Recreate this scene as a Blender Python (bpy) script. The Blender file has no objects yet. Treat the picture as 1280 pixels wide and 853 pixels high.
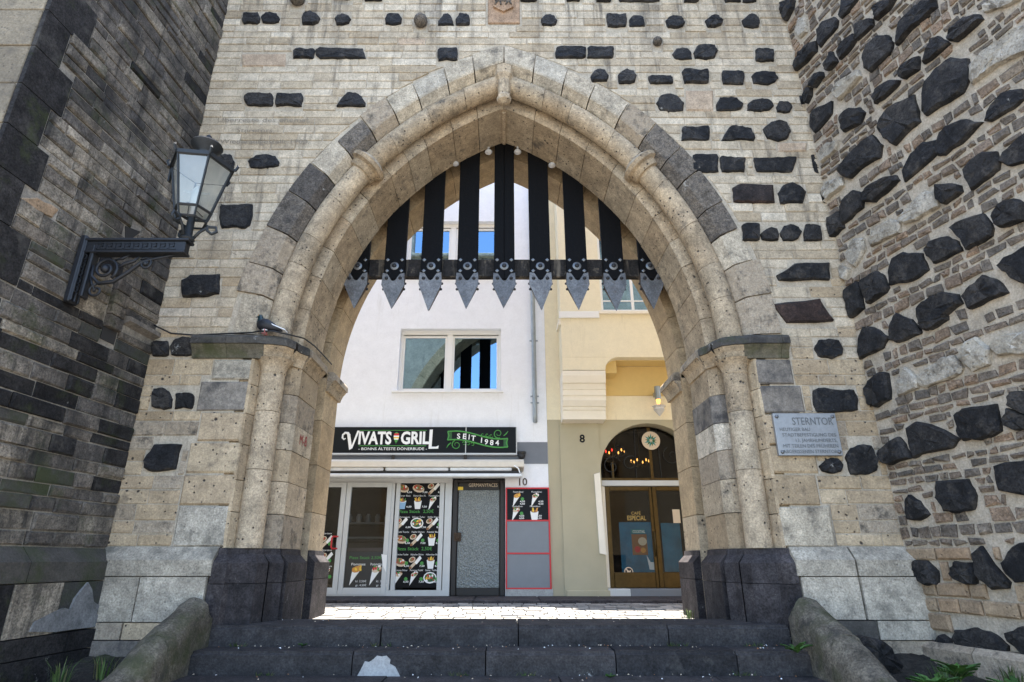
import bpy, bmesh, math, random
from mathutils import Vector
random.seed(7)
R_ = random.random
def U(a, b): return a + (b - a) * R_()
SC = bpy.context.scene
COL = SC.collection

# ------------------------------------------------------------------ camera, world, sun, exposure
F_PX, U0, V0 = 735.0, 630.0, 426.5
PITCH = math.radians(20.41)
CP, SP = math.cos(PITCH), math.sin(PITCH)
cam_d = bpy.data.cameras.new('camera')
cam = bpy.data.objects.new('camera', cam_d); COL.objects.link(cam)
cam_d.sensor_fit = 'HORIZONTAL'; cam_d.sensor_width = 36.0
cam_d.lens = 36.0 * F_PX / 1280.0
cam_d.shift_x = (640 - U0) / 1280.0
cam_d.clip_start = 0.05; cam_d.clip_end = 3000
cam.location = (0, 0, 0); cam.rotation_euler = (math.radians(90) + PITCH, 0, 0)
SC.camera = cam

SUN_EL, SUN_AZ = math.radians(79.5), math.radians(3)      # azimuth from +Y towards +X
W = bpy.data.worlds.new('World'); SC.world = W; W.use_nodes = True
wn = W.node_tree.nodes; wl = W.node_tree.links
sky = wn.new('ShaderNodeTexSky'); sky.sky_type = 'NISHITA'; sky.sun_disc = False
sky.sun_elevation = SUN_EL; sky.sun_rotation = SUN_AZ
sky.air_density = 1.0; sky.dust_density = 1.1; sky.ozone_density = 1.0
wn['Background'].inputs['Strength'].default_value = 0.12
wl.new(sky.outputs[0], wn['Background'].inputs['Color'])
sun_d = bpy.data.lights.new('sun', 'SUN'); sun_d.energy = 4.6; sun_d.angle = math.radians(0.53)
sun_d.color = (1.0, 0.95, 0.88)
sun = bpy.data.objects.new('sun', sun_d); COL.objects.link(sun)
sdir = Vector((math.cos(SUN_EL) * math.sin(SUN_AZ), math.cos(SUN_EL) * math.cos(SUN_AZ), math.sin(SUN_EL)))
sun.rotation_euler = sdir.to_track_quat('Z', 'Y').to_euler()
sun.location = (0, 20, 40)
SC.view_settings.view_transform = 'Standard'; SC.view_settings.look = 'None'
SC.view_settings.gamma = 1.0; SC.view_settings.use_curve_mapping = False
SC.view_settings.exposure = 2.62

# ------------------------------------------------------------------ helpers
def ray(u, v):
    yv = (V0 - v) / F_PX
    den = CP - yv * SP
    return (u - U0) / F_PX / den, (SP + yv * CP) / den      # X/Y, z/Y
def P(u, v, Y):
    a, k = ray(u, v); return a * Y, k * Y
def proj(x, y, z):
    if y <= 0.1: return None
    c = y * CP + z * SP; h = z * CP - y * SP
    return U0 + F_PX * x / c, V0 - F_PX * h / c

def link(o, parent=None):
    COL.objects.link(o)
    if parent: o.parent = parent
    return o
def wloc(o):
    l = Vector(o.location)
    while o.parent: o = o.parent; l = l + Vector(o.location)
    return l
class MB:
    """collects faces, then makes one mesh object"""
    def __init__(s): s.v = []; s.f = []; s.m = []
    def add(s, vs, fs, mi=0):
        b = len(s.v); s.v += [tuple(p) for p in vs]
        for f in fs: s.f.append([b + i for i in f]); s.m.append(mi)
        return s
    def box(s, x0, x1, y0, y1, z0, z1, mi=0):
        return s.add([(x0,y0,z0),(x1,y0,z0),(x1,y1,z0),(x0,y1,z0),(x0,y0,z1),(x1,y0,z1),(x1,y1,z1),(x0,y1,z1)],
                     [(0,1,5,4),(1,2,6,5),(2,3,7,6),(3,0,4,7),(4,5,6,7),(3,2,1,0)], mi)
    def bevbox(s, x0, x1, y0, y1, z0, z1, b=0.01, mi=0):
        bm = bmesh.new(); bmesh.ops.create_cube(bm, size=1)
        for w in bm.verts:
            w.co = ((x0+x1)/2 + w.co.x*(x1-x0), (y0+y1)/2 + w.co.y*(y1-y0), (z0+z1)/2 + w.co.z*(z1-z0))
        bmesh.ops.bevel(bm, geom=bm.edges[:], offset=b, segments=1, affect='EDGES')
        s.bm(bm, mi); return s
    def bm(s, bm, mi=0):
        bm.verts.index_update()
        s.add([v.co[:] for v in bm.verts], [[v.index for v in f.verts] for f in bm.faces], mi); bm.free()
    def prism(s, pts, ax, a0, a1, mi=0):
        """closed polygon pts extruded along axis ax; pts in the two other axes (order xy / xz / yz)"""
        n = len(pts)
        def mk(p, a):
            return (a, p[0], p[1]) if ax == 'x' else (p[0], a, p[1]) if ax == 'y' else (p[0], p[1], a)
        vs = [mk(p, a0) for p in pts] + [mk(p, a1) for p in pts]
        fs = [tuple(range(n))[::-1], tuple(range(n, 2*n))] + [(i, (i+1) % n, n + (i+1) % n, n + i) for i in range(n)]
        return s.add(vs, fs, mi)
    def tube(s, pts, r, n=6, mi=0, caps=True, closed=False):
        pts = [Vector(p) for p in pts]; m = len(pts); rings = []
        prev = None
        for i, p in enumerate(pts):
            if closed: t = pts[(i+1) % m] - pts[i-1]
            else: t = pts[min(i+1, m-1)] - pts[max(i-1, 0)]
            t.normalize()
            if prev is None:
                a = Vector((0,0,1)) if abs(t.z) < 0.9 else Vector((1,0,0))
                nn = t.cross(a).normalized()
            else:
                nn = (prev - t * prev.dot(t)).normalized()
            prev = nn; bb = t.cross(nn)
            rr = r[i] if isinstance(r, (list, tuple)) else r
            rings.append([p + (nn*math.cos(2*math.pi*k/n) + bb*math.sin(2*math.pi*k/n))*rr for k in range(n)])
        vs = [q[:] for g in rings for q in g]; fs = []
        for i in range(m if closed else m-1):
            j = (i+1) % m
            for k in range(n):
                fs.append((i*n+k, i*n+(k+1) % n, j*n+(k+1) % n, j*n+k))
        if caps and not closed:
            fs.append(tuple(range(n))[::-1]); fs.append(tuple(range((m-1)*n, m*n)))
        return s.add(vs, fs, mi)
    def lathe(s, c, prof, n=16, mi=0):
        """prof = [(r, z)], about a vertical axis through c"""
        vs = []
        for r, z in prof:
            for k in range(n):
                a = 2*math.pi*k/n; vs.append((c[0] + r*math.cos(a), c[1] + r*math.sin(a), c[2] + z))
        fs = []
        for i in range(len(prof)-1):
            for k in range(n):
                fs.append((i*n+k, i*n+(k+1) % n, (i+1)*n+(k+1) % n, (i+1)*n+k))
        fs.append(tuple(range(n))[::-1]); fs.append(tuple(range((len(prof)-1)*n, len(prof)*n)))
        return s.add(vs, fs, mi)
    def dome(s, c, r, h, n=10, rows=3, mi=0):
        """dome bulging towards -Y from plane y = c[1]"""
        vs = []; fs = []
        for i in range(rows):
            a = math.pi/2*i/rows
            for k in range(n):
                b = 2*math.pi*k/n
                vs.append((c[0] + r*math.cos(a)*math.cos(b), c[1] - h*math.sin(a), c[2] + r*math.cos(a)*math.sin(b)))
        vs.append((c[0], c[1]-h, c[2])); L = len(vs)-1
        for i in range(rows-1):
            for k in range(n): fs.append((i*n+k, i*n+(k+1) % n, (i+1)*n+(k+1) % n, (i+1)*n+k))
        for k in range(n): fs.append(((rows-1)*n+k, (rows-1)*n+(k+1) % n, L))
        return s.add(vs, fs, mi)
    def disc(s, x, z, r, y, mi=0, n=16, rz=None, x0=None):
        rz = rz or r
        return s.add([(x + r*math.cos(2*math.pi*k/n), y, z + rz*math.sin(2*math.pi*k/n)) for k in range(n)], [tuple(range(n))], mi)
    def poly(s, pts, y, mi=0):
        return s.add([(p[0], y, p[1]) for p in pts], [tuple(range(len(pts)))], mi)
    def build(s, name, mats, parent=None, smooth=False, recalc=True, kind=None, angle=None):
        if not isinstance(mats, (list, tuple)): mats = [mats]
        n = len(s.v)
        c = Vector((sum(p[0] for p in s.v)/n, sum(p[1] for p in s.v)/n, sum(p[2] for p in s.v)/n))
        me = bpy.data.meshes.new(name)
        me.from_pydata([(p[0]-c.x, p[1]-c.y, p[2]-c.z) for p in s.v], [], s.f)
        for m in mats: me.materials.append(m)
        me.polygons.foreach_set('material_index', s.m)
        if recalc:
            bm = bmesh.new(); bm.from_mesh(me)
            bmesh.ops.recalc_face_normals(bm, faces=bm.faces[:]); bm.to_mesh(me); bm.free()
        if smooth:
            me.polygons.foreach_set('use_smooth', [True]*len(me.polygons))
            if angle: me.set_sharp_from_angle(angle=math.radians(angle))
        me.update()
        o = bpy.data.objects.new(name, me)
        o.location = c - (wloc(parent) if parent else Vector((0,0,0)))
        link(o, parent)
        if kind: o['kind'] = kind
        return o
def thing(name, label, cat, loc, group=None):
    o = bpy.data.objects.new(name, None); o.empty_display_size = 0.1
    o.location = loc; link(o); return tag(o, label, cat, group)
def tag(o, label, cat, group=None):
    o['label'] = label; o['category'] = cat
    if group: o['group'] = group
    return o
def inst(o, name, wpos, parent):
    """linked copy of a small piece at a world position"""
    c = o.copy(); c.name = name; c.parent = parent
    c.location = Vector(wpos) - (wloc(parent) if parent else Vector((0,0,0)))
    COL.objects.link(c); return c
def text_geo(body, size, ext=0.0, bold=0.0, space=1.0):
    cu = bpy.data.curves.new('txt', 'FONT'); cu.body = body; cu.size = size
    cu.extrude = ext; cu.offset = bold; cu.space_character = space; cu.resolution_u = 3
    ob = bpy.data.objects.new('txt', cu)
    me = bpy.data.meshes.new_from_object(ob)
    vs = [v.co.copy() for v in me.vertices]; fs = [tuple(p.vertices) for p in me.polygons]
    bpy.data.objects.remove(ob); bpy.data.curves.remove(cu); bpy.data.meshes.remove(me)
    return vs, fs
def put_text(mb, body, x, z, y, h, w=None, align='c', mi=0, bold=0.0, ext=0.0, rot=0.0, space=1.0):
    """text facing -Y: capital height h, optional total width w, baseline at z"""
    vs, fs = text_geo(body, 1.0, 0, bold, space)
    if not vs: return
    x0 = min(v.x for v in vs); x1 = max(v.x for v in vs)
    k = h / 0.70; kx = (w / (x1-x0)) if w else k
    ox = {'l': 0, 'c': -(x1-x0)*kx/2, 'r': -(x1-x0)*kx}[align]
    ca, sa = math.cos(rot), math.sin(rot)
    pts = []
    for v in vs:
        px, pz = (v.x-x0)*kx + ox, v.y*k
        pts.append((x + px*ca - pz*sa, y, z + px*sa + pz*ca))
    mb.add(pts, fs, mi)

# ------------------------------------------------------------------ materials
def nt(name):
    m = bpy.data.materials.new(name); m.use_nodes = True
    n = m.node_tree.nodes; return m, n, m.node_tree.links, n['Principled BSDF']
def plain(name, rgb, rough=0.6, metal=0.0, noise=0.0, nscale=8.0, bump=0.0, bscale=60.0, spec=0.5, emit=0.0):
    m, n, l, b = nt(name)
    b.inputs['Base Color'].default_value = (*rgb, 1); b.inputs['Roughness'].default_value = rough
    b.inputs['Metallic'].default_value = metal; b.inputs['Specular IOR Level'].default_value = spec
    if emit: b.inputs['Emission Color'].default_value = (*rgb, 1); b.inputs['Emission Strength'].default_value = emit
    if noise or bump:
        g = n.new('ShaderNodeNewGeometry')
    if noise:
        t = n.new('ShaderNodeTexNoise'); t.inputs['Scale'].default_value = nscale; t.inputs['Detail'].default_value = 6
        t.inputs['Roughness'].default_value = 0.65
        l.new(g.outputs['Position'], t.inputs['Vector'])
        mr = n.new('ShaderNodeMapRange'); mr.inputs[1].default_value = 0.3; mr.inputs[2].default_value = 0.7
        mr.inputs[3].default_value = 1-noise; mr.inputs[4].default_value = 1+noise*0.6
        l.new(t.outputs[0], mr.inputs[0])
        h = n.new('ShaderNodeVectorMath'); h.operation = 'SCALE'; h.inputs[0].default_value = rgb
        l.new(mr.outputs[0], h.inputs['Scale']); l.new(h.outputs[0], b.inputs['Base Color'])
    if bump:
        t2 = n.new('ShaderNodeTexNoise'); t2.inputs['Scale'].default_value = bscale; t2.inputs['Detail'].default_value = 5
        l.new(g.outputs['Position'], t2.inputs['Vector'])
        bp = n.new('ShaderNodeBump'); bp.inputs['Strength'].default_value = bump; bp.inputs['Distance'].default_value = 0.01
        l.new(t2.outputs[0], bp.inputs['Height']); l.new(bp.outputs[0], b.inputs['Normal'])
    return m
def stone(name, cols, rough=0.9, bump=0.5, bscale=28.0, pits=0.0, pscale=22.0, streak=0.0, scol=(0.03,0.029,0.03),
          blotch=0.0, bcol=(0.03,0.03,0.032), blscale=1.6, moss=0.0, mcol=(0.04,0.05,0.018), var=0.18, spec=0.3, lich=0.0, dist=0.012, runoff=0.0):
    m, n, l, b = nt(name)
    N = n.new
    g = N('ShaderNodeNewGeometry'); oi = N('ShaderNodeObjectInfo')
    pos = g.outputs['Position']
    ad = N('ShaderNodeMath'); ad.operation = 'MULTIPLY_ADD'; ad.inputs[1].default_value = 7.31
    l.new(g.outputs['Random Per Island'], ad.inputs[0]); l.new(oi.outputs['Random'], ad.inputs[2])
    fr = N('ShaderNodeMath'); fr.operation = 'FRACT'; l.new(ad.outputs[0], fr.inputs[0])
    rp = N('ShaderNodeValToRGB'); e = rp.color_ramp.elements
    rp.color_ramp.interpolation = 'LINEAR'
    cols = [(a*1.015, b_*0.995, c*0.965) if a > 0.10 and a > c*1.08 else (a, b_, c) for a, b_, c in cols]
    k = len(cols)
    e[0].position = 0; e[0].color = (*cols[0], 1); e[1].position = 1; e[1].color = (*cols[-1], 1)
    for i in range(1, k-1):
        q = e.new(i/(k-1)); q.color = (*cols[i], 1)
    l.new(fr.outputs[0], rp.inputs[0]); color = rp.outputs[0]
    def noise(scale, detail=5, vec=None, rgh=0.6):
        t = N('ShaderNodeTexNoise'); t.inputs['Scale'].default_value = scale; t.inputs['Detail'].default_value = detail
        t.inputs['Roughness'].default_value = rgh
        l.new(vec or pos, t.inputs['Vector']); return t.outputs[0]
    def rng(x, a, c, o0, o1):
        r = N('ShaderNodeMapRange'); r.inputs[1].default_value = a; r.inputs[2].default_value = c
        r.inputs[3].default_value = o0; r.inputs[4].default_value = o1; l.new(x, r.inputs[0]); return r.outputs[0]
    def scale(col, f):
        s = N('ShaderNodeVectorMath'); s.operation = 'SCALE'; l.new(col, s.inputs[0]); l.new(f, s.inputs['Scale']); return s.outputs[0]
    def mix(col, c2, f):
        x = N('ShaderNodeMix'); x.data_type = 'RGBA'; l.new(col, x.inputs['A']); x.inputs['B'].default_value = (*c2, 1)
        l.new(f, x.inputs['Factor']); return x.outputs['Result']
    n_mid = noise(5.0, 6); n_fine = noise(55.0, 4)
    color = scale(color, rng(n_mid, 0.28, 0.72, 1-var*1.6, 1+var))
    color = scale(color, rng(n_fine, 0.33, 0.67, 1-var*1.3, 1+var*1.0))
    color = scale(color, rng(noise(17.0, 6, rgh=0.75), 0.32, 0.68, 1-var*1.1, 1+var*0.9))
    if blotch:
        color = mix(color, bcol, rng(noise(blscale, 8, rgh=0.72), 0.62-blotch*0.22, 0.72-blotch*0.12, 0, 0.82))
    if lich:
        color = mix(color, (0.55,0.54,0.5), rng(noise(3.3, 9, rgh=0.75), 0.64-lich*0.1, 0.70-lich*0.1, 0, 0.75))
    if moss:
        color = mix(color, mcol, rng(noise(2.1, 7, rgh=0.7), 0.60-moss*0.2, 0.72-moss*0.15, 0, 0.8))
    if streak:
        mp = N('ShaderNodeMapping'); mp.inputs['Scale'].default_value = (3.6, 3.6, 0.33); l.new(pos, mp.inputs[0])
        color = mix(color, scol, rng(noise(1.6, 6, mp.outputs[0], 0.7), 0.62-streak*0.1, 0.78-streak*0.1, 0, 0.75))
    if runoff:
        mp = N('ShaderNodeMapping'); mp.inputs['Scale'].default_value = (4.5, 4.5, 0.16); l.new(pos, mp.inputs[0])
        sp_ = N('ShaderNodeSeparateXYZ'); l.new(pos, sp_.inputs[0])
        k_ = N('ShaderNodeMath'); k_.operation = 'MULTIPLY'
        l.new(rng(noise(1.0, 7, mp.outputs[0], 0.75), 0.50, 0.64, 0, runoff), k_.inputs[0]); l.new(rng(sp_.outputs[2], 6.5, 8.4, 0, 1), k_.inputs[1])
        color = mix(color, (0.035,0.033,0.032), k_.outputs[0])
    hgt = noise(bscale, 7, rgh=0.7)
    if pits:
        vo = N('ShaderNodeTexVoronoi'); vo.inputs['Scale'].default_value = pscale; l.new(pos, vo.inputs['Vector'])
        rs = N('ShaderNodeMath'); rs.operation = 'MULTIPLY'; l.new(vo.outputs['Distance'], rs.inputs[0])
        l.new(rng(noise(9.0, 3), 0.35, 0.7, 2.2, 0.75), rs.inputs[1])
        pf = rng(rs.outputs[0], 0.13, 0.25, 1, 0)
        pm = N('ShaderNodeMath'); pm.operation = 'MULTIPLY'; pm.inputs[1].default_value = pits; l.new(pf, pm.inputs[0])
        color = mix(color, (0.05,0.042,0.035), pm.outputs[0])
        sb = N('ShaderNodeMath'); sb.operation = 'SUBTRACT'; l.new(hgt, sb.inputs[0]); l.new(pm.outputs[0], sb.inputs[1]); hgt = sb.outputs[0]
    l.new(color, b.inputs['Base Color'])
    b.inputs['Roughness'].default_value = rough; b.inputs['Specular IOR Level'].default_value = spec
    bp = N('ShaderNodeBump'); bp.inputs['Strength'].default_value = bump; bp.inputs['Distance'].default_value = dist
    l.new(hgt, bp.inputs['Height']); l.new(bp.outputs[0], b.inputs['Normal'])
    return m
M = {}
M['tuff'] = stone('tuff_brick', [(0.47,0.395,0.285),(0.56,0.485,0.37),(0.40,0.325,0.225),(0.61,0.54,0.425),(0.51,0.43,0.315)], pits=0.45, pscale=26, streak=0.75, bump=0.7, blotch=0.1, bcol=(0.2,0.17,0.13), blscale=2.2, runoff=0.85)
M['tuff_low'] = stone('warm_tuff', [(0.42,0.325,0.21),(0.50,0.40,0.27),(0.36,0.275,0.175),(0.46,0.36,0.24)], pits=1.0, pscale=13, bump=0.9, blotch=0.2, bcol=(0.11,0.09,0.07), blscale=2.4)
M['tuff_warm'] = stone('dressed_tuff', [(0.41,0.315,0.205),(0.49,0.395,0.275),(0.37,0.285,0.185),(0.45,0.375,0.27)], pits=1.0, pscale=14, bump=0.9, blotch=0.28, bcol=(0.075,0.066,0.056), blscale=2.6, var=0.24)
M['tuff_pale'] = stone('pale_limestone', [(0.52,0.455,0.35),(0.43,0.37,0.28),(0.58,0.515,0.41)], bump=0.9, blotch=0.42, bcol=(0.09,0.08,0.066), blscale=4.2, pits=0.45, pscale=30, var=0.25)
M['tuff_rough'] = stone('weathered_stone', [(0.37,0.30,0.215),(0.46,0.385,0.29)], bump=1.0, bscale=14, blotch=0.55, bcol=(0.035,0.033,0.03), blscale=5.0, dist=0.03)
M['tuff_white'] = stone('bleached_stone', [(0.48,0.435,0.355),(0.39,0.35,0.28)], bump=0.9, blotch=0.42, bcol=(0.12,0.112,0.09), blscale=2.2, pits=0.45, pscale=26, var=0.25)
M['tuff_dark'] = stone('sooty_stone', [(0.22,0.195,0.165),(0.28,0.25,0.21)], bump=0.6, blotch=0.8, bcol=(0.035,0.035,0.038), blscale=2.6)
M['tan'] = stone('pitted_tan_stone', [(0.44,0.34,0.245),(0.47,0.37,0.27)], pits=0.8, pscale=38, bump=0.9)
M['basalt'] = stone('basalt', [(0.012,0.0125,0.014),(0.030,0.028,0.0265),(0.010,0.0105,0.012),(0.042,0.038,0.034),(0.018,0.0185,0.0205)], rough=0.72, bump=1.0, bscale=15, var=0.45, spec=0.3, dist=0.035, blotch=0.42, bcol=(0.075,0.066,0.056), blscale=7.0, lich=-0.2)
M['basalt_red'] = stone('reddish_basalt', [(0.05,0.03,0.023),(0.03,0.024,0.022)], rough=0.75, bump=0.8, bscale=16, var=0.4, blotch=0.4, bcol=(0.012,0.012,0.013), blscale=4, dist=0.03)
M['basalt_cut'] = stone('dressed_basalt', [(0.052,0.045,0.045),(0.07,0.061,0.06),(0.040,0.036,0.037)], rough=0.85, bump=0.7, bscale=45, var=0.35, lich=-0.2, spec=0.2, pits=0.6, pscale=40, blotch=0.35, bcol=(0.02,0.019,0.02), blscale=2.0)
M['ring_basalt'] = stone('grey_basalt', [(0.16,0.138,0.115),(0.22,0.19,0.155),(0.115,0.102,0.09)], rough=0.9, bump=1.0, bscale=16, var=0.4, blotch=0.62, bcol=(0.032,0.03,0.029), blscale=5.0, lich=0.12, dist=0.025, pits=0.3)
M['step'] = stone('step_basalt', [(0.044,0.042,0.042),(0.060,0.056,0.055),(0.033,0.032,0.033)], rough=0.8, bump=0.9, bscale=30, var=0.28, lich=-0.3, spec=0.2, pits=0.4, pscale=40, blotch=0.1, bcol=(0.085,0.08,0.074), blscale=3.5, dist=0.02)
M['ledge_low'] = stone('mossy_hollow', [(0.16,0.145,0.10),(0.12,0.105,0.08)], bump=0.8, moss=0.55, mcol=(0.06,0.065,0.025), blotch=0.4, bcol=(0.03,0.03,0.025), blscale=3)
M['ledge'] = stone('mossy_ledge_stone', [(0.10,0.09,0.075),(0.07,0.064,0.056)], rough=0.85, bump=0.9, blotch=0.5, bcol=(0.02,0.02,0.021), blscale=3, lich=0.2, moss=0.25)
M['pier'] = stone('pier_brick', [(0.25,0.215,0.17),(0.15,0.132,0.112),(0.34,0.295,0.23),(0.105,0.096,0.088),(0.21,0.18,0.145)], pits=0.6, pscale=22, blotch=0.85, bcol=(0.016,0.016,0.017), blscale=0.9, streak=1.1, scol=(0.015,0.015,0.016), lich=-0.12, bump=1.0, moss=0.28, var=0.36)
M['pier_black'] = stone('sooty_pier_stone', [(0.022,0.021,0.021),(0.038,0.035,0.033)], rough=0.9, bump=0.9, lich=-0.2, moss=0.3, spec=0.15, var=0.35, blotch=0.3, bcol=(0.085,0.078,0.068), blscale=2.3, pits=0.4)
M['pier_moss'] = stone('mossy_pier_stone', [(0.05,0.05,0.045),(0.08,0.072,0.06)], bump=0.8, moss=0.7, blotch=0.4, lich=-0.05)
M['pier_front'] = stone('pale_pier_stone', [(0.25,0.21,0.15),(0.19,0.16,0.115),(0.29,0.245,0.175)], bump=0.9, blotch=0.75, bcol=(0.10,0.085,0.065), blscale=2.5, pits=0.5)
M['rubble_brick'] = stone('small_tuff_brick', [(0.23,0.18,0.135),(0.16,0.137,0.113),(0.31,0.22,0.15),(0.20,0.17,0.138),(0.14,0.123,0.105),(0.27,0.22,0.165)], pits=0.8, pscale=30, bump=1.0, var=0.3, blotch=0.2, bcol=(0.07,0.06,0.05), blscale=7, bscale=36, dist=0.02)
M['rubble_pale'] = stone('white_rubble', [(0.52,0.48,0.40),(0.40,0.36,0.29),(0.6,0.57,0.5)], bump=1.0, bscale=15, blotch=0.55, bcol=(0.10,0.08,0.055), blscale=6, dist=0.04, pits=0.4)
M['rubble_block'] = stone('tower_base_block', [(0.36,0.25,0.155),(0.28,0.21,0.14),(0.40,0.30,0.195)], pits=0.6, pscale=22, bump=0.8)
M['mortar'] = stone('mortar', [(0.45,0.395,0.31),(0.45,0.395,0.31)], bump=0.6, bscale=45, streak=0.35, runoff=0.85, var=0.14)
M['mortar_tower'] = stone('tower_mortar', [(0.48,0.415,0.325),(0.48,0.415,0.325)], bump=0.9, bscale=30, var=0.16, dist=0.02)
M['mortar_pier'] = stone('pier_mortar', [(0.31,0.28,0.235),(0.31,0.28,0.235)], bump=0.6, blotch=0.35, blscale=0.9, var=0.2)
M['slot'] = plain('dark_slot', (0.03,0.028,0.026), 0.95)
M['passage'] = stone('passage_stone', [(0.42,0.30,0.17),(0.47,0.35,0.21),(0.38,0.28,0.165)], bump=0.4, pits=0.3, blotch=0.12, bcol=(0.15,0.1,0.06))
M['coping'] = stone('mossy_coping', [(0.13,0.115,0.088),(0.155,0.137,0.105)], bump=0.8, bscale=30, moss=0.6, var=0.35, dist=0.025, pits=0.4, mcol=(0.055,0.06,0.025), lich=0.0, blotch=0.4, bcol=(0.04,0.038,0.034), blscale=4)
M['iron_black'] = plain('black_painted_timber', (0.004,0.004,0.0045), 0.7, noise=0.4, nscale=25, bump=0.4, bscale=40, spec=0.12)
M['iron'] = plain('dark_cast_iron', (0.016,0.017,0.020), 0.5, 0.25, noise=0.3, nscale=30, bump=0.15)
M['lantern'] = plain('lantern_paint', (0.022,0.025,0.027), 0.5, 0.2, noise=0.3, nscale=30)
M['steel'] = stone('hammered_steel', [(0.15,0.152,0.155),(0.10,0.102,0.106),(0.19,0.19,0.19)], rough=0.48, bump=1.0, bscale=26, var=0.3, spec=0.6, blotch=0.35, bcol=(0.06,0.045,0.035), blscale=6)
M['rust'] = plain('rusty_side', (0.07,0.045,0.028), 0.8, 0.1, noise=0.4)
M['rivet'] = plain('rivet_steel', (0.16,0.165,0.17), 0.4, 0.6)
M['rivet_dark'] = plain('dark_rivet', (0.03,0.03,0.032), 0.45, 0.5)
M['beam'] = stone('weathered_beam', [(0.02,0.017,0.015),(0.02,0.017,0.015)], rough=0.8, bump=1.0, bscale=20, streak=0.75, scol=(0.20,0.165,0.12), var=0.4, blotch=0.35, bcol=(0.16,0.13,0.095), blscale=9)
M['white_wall'] = stone('white_render', [(0.84,0.855,0.885),(0.84,0.855,0.885)], rough=0.85, bump=0.3, bscale=70, var=0.03, streak=0.25, scol=(0.66,0.66,0.65))
M['grey_band'] = plain('grey_band', (0.17,0.185,0.21), 0.7, noise=0.06)
M['cream'] = stone('cream_render', [(0.80,0.735,0.555),(0.80,0.735,0.555)], rough=0.85, bump=0.3, bscale=60, var=0.035, streak=0.3, scol=(0.6,0.53,0.38))
M['cream_trim'] = plain('cream_trim', (0.82,0.76,0.64), 0.7, noise=0.04)
M['ochre'] = plain('ochre_paint', (0.68,0.50,0.20), 0.8, noise=0.04)
M['taupe'] = plain('taupe_render', (0.43,0.385,0.265), 0.85, noise=0.07, nscale=2, bump=0.2, bscale=90)
M['white_trim'] = plain('white_paint', (0.8,0.8,0.78), 0.5)
M['alu'] = plain('grey_white_frame', (0.55,0.56,0.55), 0.45, noise=0.05, nscale=5)
M['zinc'] = plain('zinc_pipe', (0.32,0.36,0.39), 0.4, 0.5, noise=0.15)
M['brown'] = plain('dark_brown_door', (0.016,0.012,0.010), 0.55, noise=0.2, nscale=12)
M['brass'] = plain('brass_frame', (0.085,0.054,0.017), 0.32, 0.7, noise=0.3, nscale=10)
M['black_panel'] = plain('black_panel', (0.007,0.007,0.008), 0.6, noise=0.15, spec=0.15)
M['sign_black'] = plain('sign_black', (0.006,0.008,0.010), 0.6, spec=0.2)
M['white_print'] = plain('white_print', (0.82,0.82,0.8), 0.6)
M['green_print'] = plain('green_print', (0.06,0.28,0.05), 0.6)
M['dkgreen_print'] = plain('dark_green_print', (0.02,0.10,0.025), 0.6)
M['red_print'] = plain('red_print', (0.55,0.02,0.025), 0.5)
M['yellow_print'] = plain('yellow_print', (0.8,0.55,0.05), 0.6)
M['orange_print'] = plain('orange_print', (0.6,0.27,0.05), 0.6)
M['brown_print'] = plain('brown_print', (0.26,0.11,0.04), 0.6)
M['beige_print'] = plain('beige_print', (0.62,0.5,0.36), 0.6)
M['blue_print'] = plain('pale_blue_print', (0.25,0.42,0.62), 0.6)
M['teal_print'] = plain('teal_print', (0.02,0.22,0.22), 0.6)
M['gold_print'] = plain('gold_print', (0.45,0.30,0.08), 0.5)
M['grey_panel'] = plain('grey_panel', (0.17,0.185,0.205), 0.4, noise=0.05)
M['concrete'] = stone('concrete', [(0.36,0.36,0.35),(0.4,0.4,0.38)], bump=0.4, var=0.12, bscale=50)
M['plaster_patch'] = stone('plaster_patch', [(0.17,0.17,0.168),(0.22,0.218,0.21)], blotch=0.4, bcol=(0.07,0.065,0.055), blscale=3, bump=1.0, bscale=25, var=0.2)
M['awning'] = plain('awning_cream', (0.66,0.60,0.50), 0.55, noise=0.10, nscale=6)
M['awning_white'] = plain('awning_aluminium', (0.62,0.62,0.60), 0.4, 0.2, noise=0.12, nscale=8)
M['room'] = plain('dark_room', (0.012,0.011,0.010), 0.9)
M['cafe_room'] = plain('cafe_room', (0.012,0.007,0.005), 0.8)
M['wood'] = plain('shop_counter', (0.04,0.032,0.024), 0.6, noise=0.2)
M['teal_cloth'] = plain('blue_poster', (0.01,0.15,0.26), 0.6, noise=0.35, nscale=4)
M['sett'] = stone('street_sett', [(0.30,0.285,0.26),(0.20,0.19,0.175),(0.36,0.34,0.31)], bump=0.5, var=0.2, blotch=0.1)
M['street'] = stone('street_bed', [(0.035,0.033,0.03),(0.035,0.033,0.03)], bump=0.6, var=0.25)
M['plaza'] = stone('plaza_paving', [(0.16,0.15,0.138),(0.16,0.15,0.138)], bump=0.5, var=0.2)
M['soil'] = stone('dark_soil', [(0.035,0.032,0.026),(0.035,0.032,0.026)], bump=1.0, bscale=14, moss=0.3, var=0.4, dist=0.04)
M['leaf'] = stone('weed_leaf', [(0.045,0.11,0.022),(0.065,0.15,0.03),(0.03,0.08,0.02)], rough=0.55, bump=0.1, var=0.2)
M['grass'] = stone('grass_blade', [(0.04,0.09,0.02),(0.07,0.12,0.03),(0.11,0.11,0.045)], rough=0.6, bump=0.1, var=0.2)
M['cable'] = plain('black_cable', (0.012,0.012,0.013), 0.5)
M['plaque'] = plain('brushed_plaque', (0.33,0.335,0.335), 0.5, 0.55, noise=0.12, nscale=20)
M['plaque_text'] = plain('plaque_lettering', (0.15,0.155,0.155), 0.5, 0.5)
M['engrave'] = plain('engraved_letter', (0.24,0.20,0.145), 0.9)
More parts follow.
